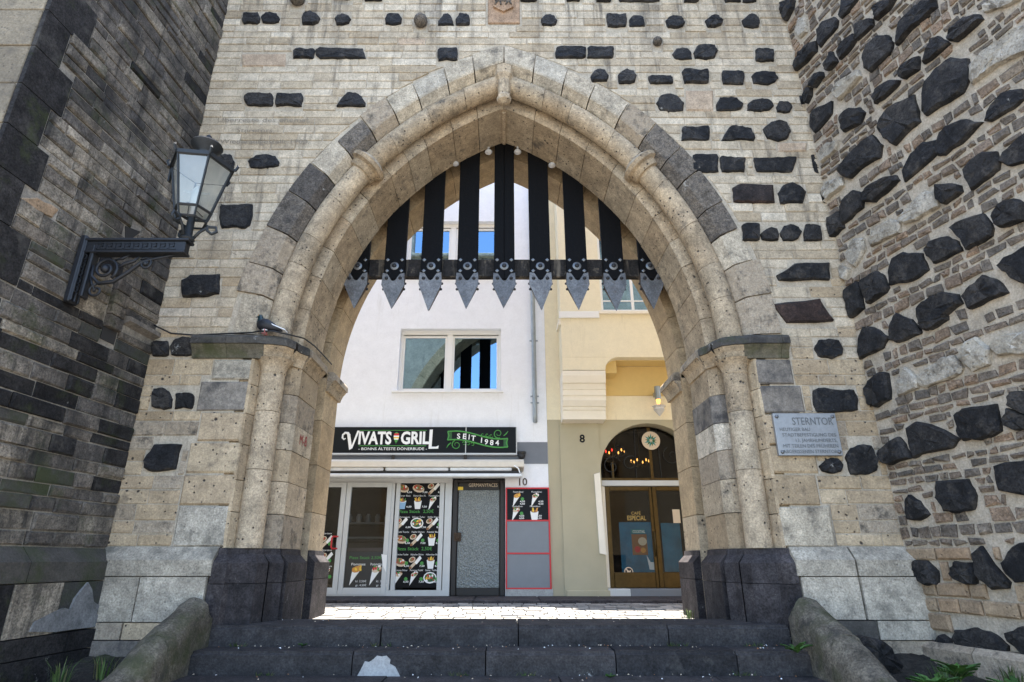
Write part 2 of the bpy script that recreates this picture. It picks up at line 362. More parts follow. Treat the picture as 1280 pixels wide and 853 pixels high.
M['shield'] = stone('red_sandstone', [(0.36,0.23,0.14),(0.38,0.26,0.17)], bump=0.8, var=0.25, pits=0.3)
M['graffiti'] = plain('red_graffiti', (0.30,0.02,0.02), 0.7)
M['tile'] = stone('roof_tile', [(0.16,0.07,0.045),(0.2,0.09,0.055)], bump=0.5)
M['feather'] = plain('dark_feather', (0.012,0.014,0.02), 0.5, noise=0.3, nscale=40)
M['neck'] = plain('sheen_neck', (0.012,0.035,0.04), 0.3, 0.2)
M['white_feather'] = plain('white_feather', (0.75,0.75,0.75), 0.7)
M['foot'] = plain('pink_foot', (0.35,0.10,0.09), 0.6)
M['lampglass'] = plain('frosted_lamp_glass', (0.6,0.58,0.55), 0.3)
M['warm_bulb'] = plain('warm_bulb', (1.0,0.45,0.10), 0.5, emit=0.45)
M['red_bulb'] = plain('red_bulb', (1.0,0.05,0.03), 0.5, emit=0.35)
def glass(name, tint=(0.9,0.92,0.92), refl=0.04, dirt=0.0, ior=1.5, rough=0.01, gcol=(1,1,1)):
    m, n, l, b = nt(name); n.remove(b)
    out = n['Material Output']
    tr = n.new('ShaderNodeBsdfTransparent'); tr.inputs[0].default_value = (*tint, 1)
    gl = n.new('ShaderNodeBsdfGlossy'); gl.inputs['Roughness'].default_value = rough; gl.inputs['Color'].default_value = (*gcol, 1)
    fr = n.new('ShaderNodeFresnel'); fr.inputs[0].default_value = ior
    ad = n.new('ShaderNodeMath'); ad.operation = 'ADD'; ad.use_clamp = True; ad.inputs[1].default_value = refl
    l.new(fr.outputs[0], ad.inputs[0])
    mx = n.new('ShaderNodeMixShader'); l.new(ad.outputs[0], mx.inputs[0]); l.new(tr.outputs[0], mx.inputs[1]); l.new(gl.outputs[0], mx.inputs[2])
    last = mx
    if dirt:
        df = n.new('ShaderNodeBsdfDiffuse'); df.inputs[0].default_value = (0.6,0.62,0.6,1)
        g = n.new('ShaderNodeNewGeometry'); t = n.new('ShaderNodeTexNoise'); t.inputs['Scale'].default_value = 5; l.new(g.outputs['Position'], t.inputs[0])
        k = n.new('ShaderNodeMath'); k.operation = 'MULTIPLY'; k.inputs[1].default_value = dirt*2; l.new(t.outputs[0], k.inputs[0])
        m2 = n.new('ShaderNodeMixShader'); l.new(k.outputs[0], m2.inputs[0]); l.new(mx.outputs[0], m2.inputs[1]); l.new(df.outputs[0], m2.inputs[2]); last = m2
    l.new(last.outputs[0], out.inputs[0]); return m
M['glass'] = glass('shop_glass', (0.8,0.82,0.82), refl=0.0, ior=1.32)
M['lglass'] = glass('lantern_glass', (0.85,0.88,0.86), 0.06, 0.16)
M['sky_tint_glass'] = glass('window_glass', (0.3,0.36,0.4), 0.36, gcol=(0.42,0.70,1.0))  # gloss colour tinted blue to stand in for reflected sky
def rippled():
    m, n, l, b = nt('cathedral_glass')
    g = n.new('ShaderNodeNewGeometry'); t = n.new('ShaderNodeTexVoronoi'); t.inputs['Scale'].default_value = 26
    t2 = n.new('ShaderNodeTexNoise'); t2.inputs['Scale'].default_value = 95; t2.inputs['Detail'].default_value = 4
    l.new(g.outputs['Position'], t.inputs['Vector']); l.new(g.outputs['Position'], t2.inputs['Vector'])
    r = n.new('ShaderNodeValToRGB'); e = r.color_ramp.elements
    e[0].position = 0.36; e[0].color = (0.07,0.08,0.08,1); e[1].position = 0.72; e[1].color = (0.36,0.39,0.37,1)
    l.new(t2.outputs[0], r.inputs[0]); l.new(r.outputs[0], b.inputs['Base Color']); b.inputs['Roughness'].default_value = 0.25
    bp = n.new('ShaderNodeBump'); bp.inputs['Strength'].default_value = 0.7; bp.inputs['Distance'].default_value = 0.02
    l.new(t.outputs['Distance'], bp.inputs['Height']); l.new(bp.outputs[0], b.inputs['Normal']); return m
M['rippled'] = rippled()
M['film'] = plain('smoky_film', (0.022,0.022,0.021), 0.5)

# ------------------------------------------------------------------ geometry constants (metres, camera at the origin)
D = 6.6                      # front face of the gate
CX, ZS = 1.65, 2.42          # arch centres at +-CX, springing height
STREET = -0.70; TOPSTEP = -0.607; GROUND = -1.60
FAC = 11.6                   # house fronts across the street
front = lambda s, z, d: (s, D - d, z)
PN = math.hypot(1, 0.09); TN = math.hypot(1, 0.24)
pier = lambda s, z, d: (-4.2 - 0.09*s + d/PN, D - s - 0.09*d/PN, z)
tower = lambda s, z, d: (4.22 + 0.24*s - d/TN, D - s - 0.24*d/TN, z)
def px_front(u, v): return P(u, v, D)
def px_tower(u, v):
    a, k = ray(u, v); s = (D*a - 4.22)/(0.24 + a); return s, k*(D - s)
def px_pier(u, v):
    a, k = ray(u, v); s = (D*a + 4.2)/(a - 0.09); return s, k*(D - s)

def brick_mb(mb, frame, q, d=0.012, c=0.012, j=0.006):
    """q: four (s,z) corners, counter-clockwise; chamfered worn face proud by d"""
    cx = sum(p[0] for p in q)/4; cz = sum(p[1] for p in q)/4
    vs = []
    for p in q: vs.append(frame(p[0], p[1], -0.03))
    for p in q: vs.append(frame(p[0] + U(-j,j)*0.5, p[1] + U(-j,j)*0.5, max(d - c, 0.001)))
    for p in q:
        sx = c*1.1 if p[0] < cx else -c*1.1; sz = c*1.1 if p[1] < cz else -c*1.1
        vs.append(frame(p[0] + sx + U(-j,j), p[1] + sz + U(-j,j), d + U(-j,j)*0.7))
    fs = [(8,9,10,11)]
    for i in range(4):
        k = (i+1) % 4; fs.append((4+i,4+k,8+k,8+i)); fs.append((i,k,4+k,4+i))
    mb.add(vs, fs)
def rock_mb(mb, frame, poly, h=0.06, flat=0.8, rough=1.0):
    n = len(poly); cx = sum(p[0] for p in poly)/n; cz = sum(p[1] for p in poly)/n
    # extra points on each edge for a broken outline
    pp = []
    for i in range(n):
        a = poly[i]; b = poly[(i+1) % n]; pp.append(a)
        L = math.hypot(a[0]-b[0], a[1]-b[1])
        for t in ((0.5,) if L < 0.09 else (U(0.27,0.4),U(0.6,0.75))):
            o = U(-0.05,0.055)*min(L,0.25)*rough
            nx, nz = (b[1]-a[1])/L, -(b[0]-a[0])/L
            mx, mz = a[0]+(b[0]-a[0])*t, a[1]+(b[1]-a[1])*t
            sg = 1 if (mx-cx)*nx + (mz-cz)*nz > 0 else -1
            pp.append((mx + nx*o*sg, mz + nz*o*sg))
    m = len(pp); vs = []
    for p in pp: vs.append(frame(p[0], p[1], -0.03))
    for p in pp: vs.append(frame(p[0], p[1], h*U(0.2,0.6)))
    for p in pp:
        k = U(0.82,0.94); vs.append(frame(cx+(p[0]-cx)*k, cz+(p[1]-cz)*k, h*U(0.75,1.0)))
    for p in pp:
        k = U(0.38,0.6); vs.append(frame(cx+(p[0]-cx)*k, cz+(p[1]-cz)*k, h*U(flat,1.12)))
    vs.append(frame(cx, cz, h*U(0.85,1.1)))
    fs = []
    for r in range(3):
        for i in range(m):
            k = (i+1) % m; fs.append((r*m+i, r*m+k, (r+1)*m+k, (r+1)*m+i))
    for i in range(m): fs.append((3*m+i, 3*m+(i+1) % m, 4*m))
    mb.add(vs, fs)
def bbox_poly(b, kind, conv):
    u0, v0, u1, v1 = b
    if kind == 'r': t = [(0.02,0.12),(0.10,0.0),(0.55,0.03),(0.95,0.04),(1,0.25),(0.97,0.9),(0.85,1),(0.4,0.97),(0.06,1),(0,0.6)]
    elif kind == 't': t = [(0,1),(0.04,0.7),(0.32,0.05),(0.62,0.0),(0.85,0.25),(1,0.75),(0.97,1),(0.5,0.97)]
    elif kind == 'h': t = [(0,0.48),(0.22,0.1),(0.52,0.0),(0.82,0.12),(1,0.5),(0.9,0.88),(0.6,1),(0.12,0.93)]
    out = []
    for a, b_ in t:
        a = min(1, max(0, a + U(-0.07,0.07))); b_ = min(1, max(0, b_ + U(-0.08,0.08)))
        out.append(conv(u0 + (u1-u0)*a, v0 + (v1-v0)*b_))
    return out
def poly_extent(poly, z0, z1):
    xs = []; hits = 0
    for q in range(5):
        z = z0 + (z1-z0)*(q+0.5)/5; row = []
        for i in range(len(poly)):
            a = poly[i]; b = poly[(i+1) % len(poly)]
            if (a[1]-z)*(b[1]-z) < 0:
                row.append(a[0] + (b[0]-a[0])*(z-a[1])/(b[1]-a[1]))
        if row: xs += row; hits += 1
    if hits < 2: return None
    return min(xs), max(xs)
def fill_rows(rows, seg_fn, blockers, L, gap, out, minlen=0.07):
    """rows [(z0,z1)], seg_fn(z0,z1) -> list of ((l0,l1),(r0,r1)); appends quads to out"""
    for z0, z1 in rows:
        if (z1 - z0) < 0.03: continue
        segs = seg_fn(z0, z1)
        ext = []
        for b in blockers:
            e = poly_extent(b, z0, z1)
            if e: ext.append((e[0]-gap*1.3, e[1]+gap*1.3))
        for lo, hi in sorted(ext):
            new = []
            for l_, r_ in segs:
                lm, rm = (l_[0]+l_[1])/2, (r_[0]+r_[1])/2
                if hi <= lm or lo >= rm: new.append((l_, r_)); continue
                if lo > lm: new.append((l_, (lo, lo)))
                if hi < rm: new.append(((hi, hi), r_))
            segs = new
        for l_, r_ in segs:
            a = l_; endm = (r_[0]+r_[1])/2
            guard = 0
            while guard < 200:
                guard += 1
                rem = endm - (a[0]+a[1])/2
                if rem < minlen: break
                ln = U(*L)
                if rem - ln < L[0]*0.6: b = r_; last = True
                else:
                    x = (a[0]+a[1])/2 + ln; b = (x, x); last = False
                g = gap/2; t = U(0, 0.003)
                q = [(a[0]+g, z0+g+t), (b[0]-g, z0+g), (b[1]-g, z1-g-t), (a[1]+g, z1-g)]
                out.append(q)
                if last: break
                a = b
def rows_between(z0, z1, h, j=0.15):
    r = []; z = z0
    while z < z1 - 0.02:
        hh = h*U(1-j, 1+j)
        if z + hh > z1 - h*0.4: hh = z1 - z
        r.append((z, z+hh)); z += hh
    return r
def quad_px(frame, q):
    pts = [proj(*frame(p[0], p[1], 0)) for p in q]
    if any(p is None for p in pts): return 0
    if all(p[0] < 0 or p[0] > 1280 or p[1] < 0 or p[1] > 853 for p in pts): return 0
    a = 0
    for i in range(4):
        x0, y0 = pts[i]; x1, y1 = pts[(i+1) % 4]; a += x0*y1 - x1*y0
    return abs(a)/2
def emit_bricks(quads, frame, mat_fn, parent, name, rest, limit=295, d=(0.004,0.02), c=0.012, j=0.006):
    quads = sorted(quads, key=lambda q: -quad_px(frame, q))
    for q in quads[:limit]:
        mb = MB(); brick_mb(mb, frame, q, U(*d), c, j); mb.build(name, mat_fn(q), parent)
    if quads[limit:]:
        mats = []; mb = MB()
        for q in quads[limit:]:
            m = mat_fn(q)
            if m not in mats: mats.append(m)
            k = len(mb.f); brick_mb(mb, frame, q, U(*d), c, j)
            for i in range(k, len(mb.f)): mb.m[i] = mats.index(m)
        mb.build(rest, mats, parent, kind='stuff')

# ------------------------------------------------------------------ GATE WALL
gate = thing('city_gate', 'pale tuff gate wall studded with black basalt stones, pointed arch in its middle', 'city gate', (0, D, TOPSTEP))
def arc_x(R, z):
    q = R*R - (z-ZS)**2
    return (math.sqrt(q) - CX) if q > 0 else -1.0
def arc_pts(R, n, side, zbase):
    """inner outline from base up to the apex"""
    ta = math.acos(CX/R); pts = [(side*(R-CX), zbase)]
    for i in range(n+1):
        t = ta*i/n; pts.append((side*(R*math.cos(t)-CX), ZS + R*math.sin(t)))
    return pts
def arch_slab(Y0, Y1, R, zb, zt, xm, mat, name, n=24):
    mb = MB()
    for side in (-1, 1):
        ins = arc_pts(R, n, side, zb)
        outs = []
        for i, (x, z) in enumerate(ins):
            if z < zt - 0.001 and i <= n*0.62: outs.append((side*xm, z))
            else:
                k = (i - n*0.62)/(n+1 - n*0.62); outs.append((side*xm*(1-k), zt))
        j = next(i for i, o in enumerate(outs) if o[1] == zt)
        ins.insert(j, ins[j-1]); outs.insert(j, (side*xm, zt))
        m = len(ins)
        vs = [(x, Y0, z) for x, z in ins] + [(x, Y0, z) for x, z in outs] + [(x, Y1, z) for x, z in ins] + [(x, Y1, z) for x, z in outs]
        fs = []
        for i in range(m-1):
            fs += [(i, i+1, m+i+1, m+i), (2*m+i, 2*m+i+1, 3*m+i+1, 3*m+i), (i, i+1, 2*m+i+1, 2*m+i), (m+i, m+i+1, 3*m+i+1, 3*m+i)]
        mb.add(vs, fs)
    return mb.build(name, mat, gate)
arch_slab(D+0.006, 6.985, 4.75, TOPSTEP-0.1, 9.0, 4.9, M['mortar'], 'wall_core')
arch_slab(6.985, 7.72, 4.45, STREET-0.1, 7.5, 4.9, M['mortar'], 'wall_core')
arch_slab(7.72, 8.0, 5.0, STREET-0.1, 7.5, 4.9, M['slot'], 'portcullis_slot')
arch_slab(8.0, 8.69, 4.45, STREET-0.1, 7.5, 4.9, M['mortar'], 'wall_core')
MB().bevbox(-4.9, 4.9, D-0.08, 7.1, 9.0, 9.14, 0.03).build('coping_stone', M['tuff_rough'], gate)

for a, b in ((-4.9,-2.9),(2.9,4.9)): MB().bevbox(a, b, D-0.02, 7.0, 9.145, 12.2, 0.03).build('sun_blocker', M['mortar'], gate)  # unseen blocks added above the wall to shade the lantern and tower
# basalt stones in the front wall
BF = [((676,20,698,34),'h'),((758,18,784,35),'r'),((785.5,20,807,35),'h'),((831,21,856,36),'h'),((881,20,903.5,35),'h'),((927,18,949.5,36),'h'),
 ((649,-8,671,3),'r'),((708,-8,726,2.5),'r'),((745,-7,765,3),'r'),((770,-6,828,3),'r'),((855,-8,875,3.5),'r'),((904,-8,926,3.5),'r'),((928,-8,945,4),'r'),
 ((692.5,59,732.5,74),'r'),((733.5,59,769,74),'r'),((840,61,865.5,76),'h'),((866.5,56.5,897,76),'h'),((944,62,967,78),'r'),
 ((738,88,762,104),'h'),((771,88,796,106),'h'),((810,95,841.5,106),'r'),((852,88,885.5,105),'r'),((901,89,930,107),'r'),((939,88,973,107),'h'),
 ((820,118,855,141),'h'),((893,122,929,140),'h'),((932,124,967,141),'h'),((970,127,990.5,142),'h'),
 ((850,158,887,177),'r'),((901,157,945,177),'t'),((952.5,151,989.5,177.5),'h'),
 ((864,193,898,216.5),'r'),((898.8,196,932,216),'r'),((940,197,995,216),'r'),((970,229,1007,257),'h'),
 ((927,280,949,302),'r'),((950,285,973.5,302),'h'),((974.5,281,1002,302),'h'),((1004,281,1027,302),'r'),
 ((1017.5,423,1053,449.5),'h'),((1016,485.5,1072,517),'r'),((1056,554,1097,594.5),'h'),((1023,571.5,1053.5,592.5),'h'),
 ((302.5,17,325.6,31),'r'),((326.5,15.6,350,31),'h'),((376,16,400.6,32),'h'),((418,19,439,32),'h'),((480,17,502.5,32),'h'),
 ((547,18,567.5,33),'t'),((568.5,17,588,33),'h'),((546,61,572,77),'r'),((367,62,394,74.5),'r'),((395,61,457.5,75),'r'),
 ((305.6,117.5,342.7,133.5),'r'),((344,117.5,380,134),'r'),((421,117,457,134),'t'),((270,192.5,295,211.5),'h'),((310,193,351.6,211),'h'),
 ((273,256,316,286),'r'),((190,427,211,446),'r'),((212.5,421,244.5,446),'h'),((188,485,218,513),'h'),((219,491,243,512),'r'),
 ((455,-8,478,2),'r'),((300,-9,322,-1),'r'),((415,-10,440,0),'r')]
PF = [[(970,345),(992,331),(1036,330),(1036,351),(973,351)],
      [(181,577),(195,556),(228,556),(220,587),(190,590),(181,585)],
      [(228,352),(240,345),(276,344),(274,368),(255,372),(229,372)]]
REDF = [[(966,381),(1024,374),(1041,400),(1041,402),(983,404)]]
blk = []
def rock_part(poly, frame, mat, parent, name, h, flat=0.8, rough=1.0):
    mb = MB(); rock_mb(mb, frame, poly, h, flat, rough); return mb.build(name, mat, parent, smooth=True, angle=24)
for b, k in BF:
    p = bbox_poly(b, k, px_front); blk.append(p); rock_part(p, front, M['basalt'], gate, 'basalt_stone', U(0.03,0.055))
for q in PF:
    p = [px_front(*c) for c in q]; blk.append(p); rock_part(p, front, M['basalt'], gate, 'basalt_stone', 0.06)
for q in REDF + [[(915,236),(925,231),(966,232),(968,254),(940,255),(917,253)]]:
    p = [px_front(*c) for c in q]; blk.append(p); rock_part(p, front, M['basalt_red'], gate, 'basalt_stone', 0.05, 0.9)
def rect_px(u0, v0, u1, v1): return [px_front(u0, v1), px_front(u1, v1), px_front(u1, v0), px_front(u0, v0)]
for r, m in (((857.5,114,891,139.5),'tan'),((303,68,357,84),'tan'),((972,179,1008,190),'tan')):
    q = rect_px(*r); blk.append(q); mb = MB(); brick_mb(mb, front, q, 0.02, 0.015, 0.01); mb.build('patch_stone', M[m], gate)
for u, v, r in ((526.5,30,0.105),(373,2,0.12),(821,54.5,0.07)):     # stone balls stuck in the wall
    x, z = px_front(u, v); mb = MB(); bm = bmesh.new(); bmesh.ops.create_icosphere(bm, subdivisions=2, radius=r)
    bmesh.ops.translate(bm, verts=bm.verts[:], vec=(x, D-r*0.55, z)); mb.bm(bm)
    mb.build('stone_ball', M['ring_basalt'], gate, smooth=True)
    blk.append([(x+r*1.05*math.cos(a*0.785), z+r*1.05*math.sin(a*0.785)) for a in range(8)])
# coat of arms
x0, z0 = px_front(609, 31); x1, z1 = px_front(650, -14)
blk.append([(x0,z0),(x1,z0),(x1,z1),(x0,z1)])
sh = MB(); sh.bevbox(x0+0.01, x1-0.01, D-0.02, D+0.03, z0+0.01, z1, 0.012); shp = sh.build('shield_panel', M['shield'], gate)
xa, zt = px_front(617, -8); xb, zb = px_front(642, 18); xm = (xa+xb)/2
mb = MB(); mb.prism([(xa,zt),(xa,zb+0.10),(xm-0.07,zb+0.045),(xm,zb),(xm+0.07,zb+0.045),(xb,zb+0.10),(xb,zt)], 'y', D-0.055, D-0.02); mb.build('shield', M['shield'], shp)
mb = MB()                                                            # lion-like beast in low relief
zc = zb + 0.20
for dx, dz, r in ((-0.10,0.02,0.035),(-0.05,0.03,0.05),(0.01,0.03,0.045),(0.07,0.02,0.05),(0.11,0.05,0.03)):
    mb.dome((xm+dx, D-0.055, zc+dz), r, 0.02, 8, 2)
for a, b in (((-0.10,-0.01),(-0.13,-0.07)),((-0.05,0.0),(-0.04,-0.08)),((0.06,-0.01),(0.03,-0.07)),((0.09,-0.01),(0.12,-0.07)),((-0.13,0.03),(-0.15,0.10))):
    mb.tube([(xm+a[0],D-0.06,zc+a[1]),(xm+b[0],D-0.06,zc+b[1])], 0.013, 5)
mb.build('heraldic_beast', M['ring_basalt'], shp, smooth=True)

# jamb ashlars flush with the wall, beside the portal
ASH = {-1: ['tuff_white','tuff_dark','tuff_low','tuff_low','tuff_low','tuff_white'], 1: ['tuff_dark','tuff_dark','tuff_low','tuff_low','tuff_low','tuff_pale']}
ZP = 0.115                                                           # top of the plinth
ZI0, ZI1 = 2.235, 2.51                                               # impost
AV = {-1: [(447,475),(477,514),(515,552),(553,592),(593,632),(632,684)], 1: [(452,481),(482,517),(518,556),(557,592),(593,632),(633,684)]}
AX = {-1: [267,249,250,236,228,220], 1: [990,1003,1000,1020,1022,1040]}
for side in (-1, 1):
    for i, (va, vb) in enumerate(AV[side]):
        za = ZI0 - 0.01 if i == 0 else P(630, va, D)[1]; zb_ = ZP + 0.01 if i == 5 else P(630, vb, D)[1]
        xo = abs(P(AX[side][i], (va+vb)/2, D)[0]); xi = 2.965
        q = [(side*xo, zb_+0.006), (side*xi, zb_+0.006), (side*xi, za-0.006), (side*xo, za-0.006)]
        if side > 0: q = [q[1], q[0], q[3], q[2]]
        blk.append(q); mb = MB(); brick_mb(mb, front, q, 0.018, 0.014, 0.006); mb.build('ashlar', M[ASH[side][i]], gate)
# blockers: portal interior, imposts, plaque-free
blk.append([(-3.71,ZI0-0.02),(-2.9,ZI0-0.02),(-2.9,ZI1+0.01),(-3.71,ZI1+0.01)])
blk.append([(2.9,ZI0-0.02),(3.40,ZI0-0.02),(3.40,ZI1+0.01),(2.9,ZI1+0.01)])
rows = rows_between(ZP+0.02, 2.23, 0.145, 0.2) + rows_between(2.23, 8.98, 0.136, 0.13)
XL, XR = -4.30, 4.30
def seg_front(z0, z1):
    def edge(z): return 2.95 if z < ZS else max(arc_x(4.97, z), -1)
    e0, e1 = edge(z0), edge(z1)
    if e0 <= 0.02: return [((XL,XL),(XR,XR))]
    e1 = max(e1, 0.0)
    return [((XL,XL),(-e0-0.01,-e1-0.01)), ((e0+0.01,e1+0.01),(XR,XR))]
quads = []
fill_rows(rows, seg_front, blk, (0.28,0.52), 0.013, quads)
def mat_front(q):
    z = q[0][1]; r = R_()
    if z < 2.2: return M['tuff_low'] if r < 0.85 else M['tuff_rough']
    if r < 0.008: return M['tan']
    if z < 4.2 and r < 0.12: return M['tuff_low']
    return M['tuff']
emit_bricks(quads, front, mat_front, gate, 'brick', 'upper_bricks', d=(0.001,0.009), c=0.008, j=0.006)

# --- arch rings
def arch_piece(side, sec, t0, t1, n, mat, name, gap=0.004, dy=0.0, smooth=False):
    mb = MB(); k = len(sec); vs = []
    for i in range(n+1):
        t = t0 + (t1-t0)*i/n
        for R, Y in sec:
            ta = math.acos(CX/R); g = gap/R/ta
            tt = min(max(t, t0+g), t1-g)
            th = ta*tt
            vs.append((side*(R*math.cos(th)-CX), Y+dy, ZS + R*math.sin(th)))
    fs = [tuple(range(k)), tuple(range(n*k, n*k+k))]
    for i in range(n):
        for a in range(k): fs.append((i*k+a, i*k+(a+1) % k, (i+1)*k+(a+1) % k, (i+1)*k+a))
    mb.add(vs, fs); return mb.build(name, mat, gate, smooth=smooth, angle=40)
def splits(n, j, t0=0.0, t1=1.0):
    w = [U(1-j, 1+j) for _ in range(n)]; s = sum(w); out = [t0]
    for x in w: out.append(out[-1] + x/s*(t1-t0))
    out[-1] = t1; return out
OUT = {-1: ['tuff_pale','tuff_rough','tuff_rough','ring_basalt','ring_basalt','tuff_pale','ring_basalt','tuff_rough','tuff_pale','tuff_white','tuff_pale','tuff_pale'],
        1: ['tuff_rough','tuff_rough','tuff_pale','ring_basalt','ring_basalt','ring_basalt','ring_basalt','tuff_rough','tuff_pale','tuff_pale','tuff_white','tuff_pale']}
for side in (-1, 1):
    sp = splits(12, 0.18, 0.02)
    for i in range(12):
        ro = U(4.90,5.0); d = U(-0.012,0.008)
        gap_ = 0.009; sec = [(ro,6.58),(4.685,6.58),(4.655,6.59),(4.57,6.70),(4.52,6.82),(4.50,6.97),(ro,6.97)]
        arch_piece(side, sec, sp[i], sp[i+1], 3, M[OUT[side][i]], 'voussoir', gap=gap_, dy=d)
    roll = [(4.43 + 0.15*math.cos(a*math.pi/7), 6.775 + 0.15*math.sin(a*math.pi/7)) for a in range(14)]
    sp = splits(9, 0.3, 0.02)
    for i in range(9):
        arch_piece(side, roll, sp[i], sp[i+1], 5, M['tuff_warm'], 'roll_moulding', smooth=True, dy=U(-0.004,0.004), gap=0.003)
    sp = splits(11, 0.2, 0.02)
    for i in range(11):
        d = U(-0.006,0.006)
        sec = [(4.42,6.93),(4.22,6.93),(4.18,6.955),(4.18,7.715),(4.46,7.715),(4.46,6.99)]
        if i % 3 == 2:
            arch_piece(side, [(4.42,6.93),(4.22,6.93),(4.18,6.955),(4.18,7.38),(4.46,7.38),(4.46,6.99)], sp[i], sp[i+1], 3, M['tuff_warm'], 'arch_stone', dy=d)
            arch_piece(side, [(4.184,7.388),(4.184,7.712),(4.46,7.712),(4.46,7.388)], sp[i], sp[i+1], 3, M['tuff_warm'], 'soffit_stone')
        else: arch_piece(side, sec, sp[i], sp[i+1], 3, M['tuff_warm'], 'arch_stone', dy=d)
    sp = splits(10, 0.15, 0.0)
    for i in range(10):
        arch_piece(side, [(4.17,8.01),(4.17,8.66),(4.20,8.70),(4.46,8.70),(4.46,8.01)], sp[i], sp[i+1], 3, M['passage'], 'rear_arch_stone')
# keystone boss on the roll, stub shaft under the soffit, ring knots on the rolls
za = ZS + math.sqrt(4.43**2 - CX**2)
mb = MB(); mb.lathe((0,6.66,6.07), [(0.03,0),(0.10,0.05),(0.105,0.11),(0.085,0.15),(0.10,0.40),(0.135,0.48),(0.14,0.62)], 8); mb.build('keystone_boss', M['tuff_warm'], gate)
za2 = ZS + math.sqrt(4.18**2 - CX**2)
mb = MB(); mb.tube([(0,7.0,za2-0.02),(0,7.70,za2-0.02)], 0.035, 8); mb.box(-0.11,0.11,6.97,7.70,za2-0.015,za2+0.1); mb.build('apex_rib', M['tuff_warm'], gate)
for side in (-1, 1):
    ta = math.acos(CX/4.43); th = ta*0.545
    c = Vector((side*(4.43*math.cos(th)-CX), 6.775, ZS + 4.43*math.sin(th)))
    t = Vector((-side*math.sin(th), 0, math.cos(th)))
    mb = MB(); mb.tube([c-t*0.15, c-t*0.14, c-t*0.06, c-t*0.03, c+t*0.03, c+t*0.06, c+t*0.10], [0.16,0.185,0.205,0.26,0.265,0.22,0.165], 14); mb.build('ring_knot', M['tuff_warm'], gate, smooth=True, angle=45)

# --- jambs below the imposts
def jamb_piece(side, sec, z0, z1, mat, name, smooth=False, dx=0.0, dy=0.0):
    mb = MB(); mb.prism([(side*(w+dx), Y+dy) for w, Y in sec], 'z', z0, z1); return mb.build(name, mat, gate, smooth=smooth, angle=40)
JM = {-1: ['tuff_low','tuff_rough','tuff_warm','tuff_low','tuff_warm','tuff_rough'], 1: ['tuff_warm','tuff_dark','tuff_pale','tuff_rough','tuff_warm','tuff_low']}
for side in (-1, 1):
    zz = splits(6, 0.12, ZP, ZI0)
    for i in range(6):
        a, b = zz[i]+0.004, zz[i+1]-0.004
        jamb_piece(side, [(2.98,6.585),(2.95,6.60),(2.90,6.74),(2.90,6.97),(3.1,6.97),(3.1,6.63),(2.98,6.63)], a, b, M['tuff_low'], 'reveal_stone')
    zz = splits(6, 0.12, ZP, ZI0)
    for i in range(6):
        a, b = zz[i]+0.004, zz[i+1]-0.004; d = U(-0.006,0.006)
        jamb_piece(side, [(2.78,6.92),(2.62,6.92),(2.53,7.02),(2.53,7.715),(3.0,7.715),(3.0,6.99),(2.78,6.99)], a, b, M[JM[side][5-i]], 'jamb_stone', dx=d)
    zz = splits(5, 0.12, STREET, ZS+0.06)
    for i in range(5):
        jamb_piece(side, [(2.52,8.01),(2.52,8.66),(2.56,8.70),(3.0,8.70),(3.0,8.01)], zz[i]+0.004, zz[i+1]-0.004, M['passage'] if i > 1 else M['tuff_low'], 'jamb_stone')
    zz = [ZP, 0.95, 1.62, ZI0+0.02]
    for i in range(3):
        mb = MB(); mb.lathe((side*2.78, 6.775, 0), [(0.142,zz[i]+0.003),(0.140,zz[i+1]-0.003)], 18); mb.build('column_drum', M['tuff_warm'], gate, smooth=True, angle=40)
    mb = MB(); mb.lathe((side*2.78, 6.775, 0), [(0.142,ZI0-0.16),(0.15,ZI0-0.14),(0.145,ZI0-0.10),(0.17,ZI0-0.04),(0.215,ZI0+0.02)], 18); mb.build('capital', M['tuff_warm'], gate, smooth=True, angle=50)
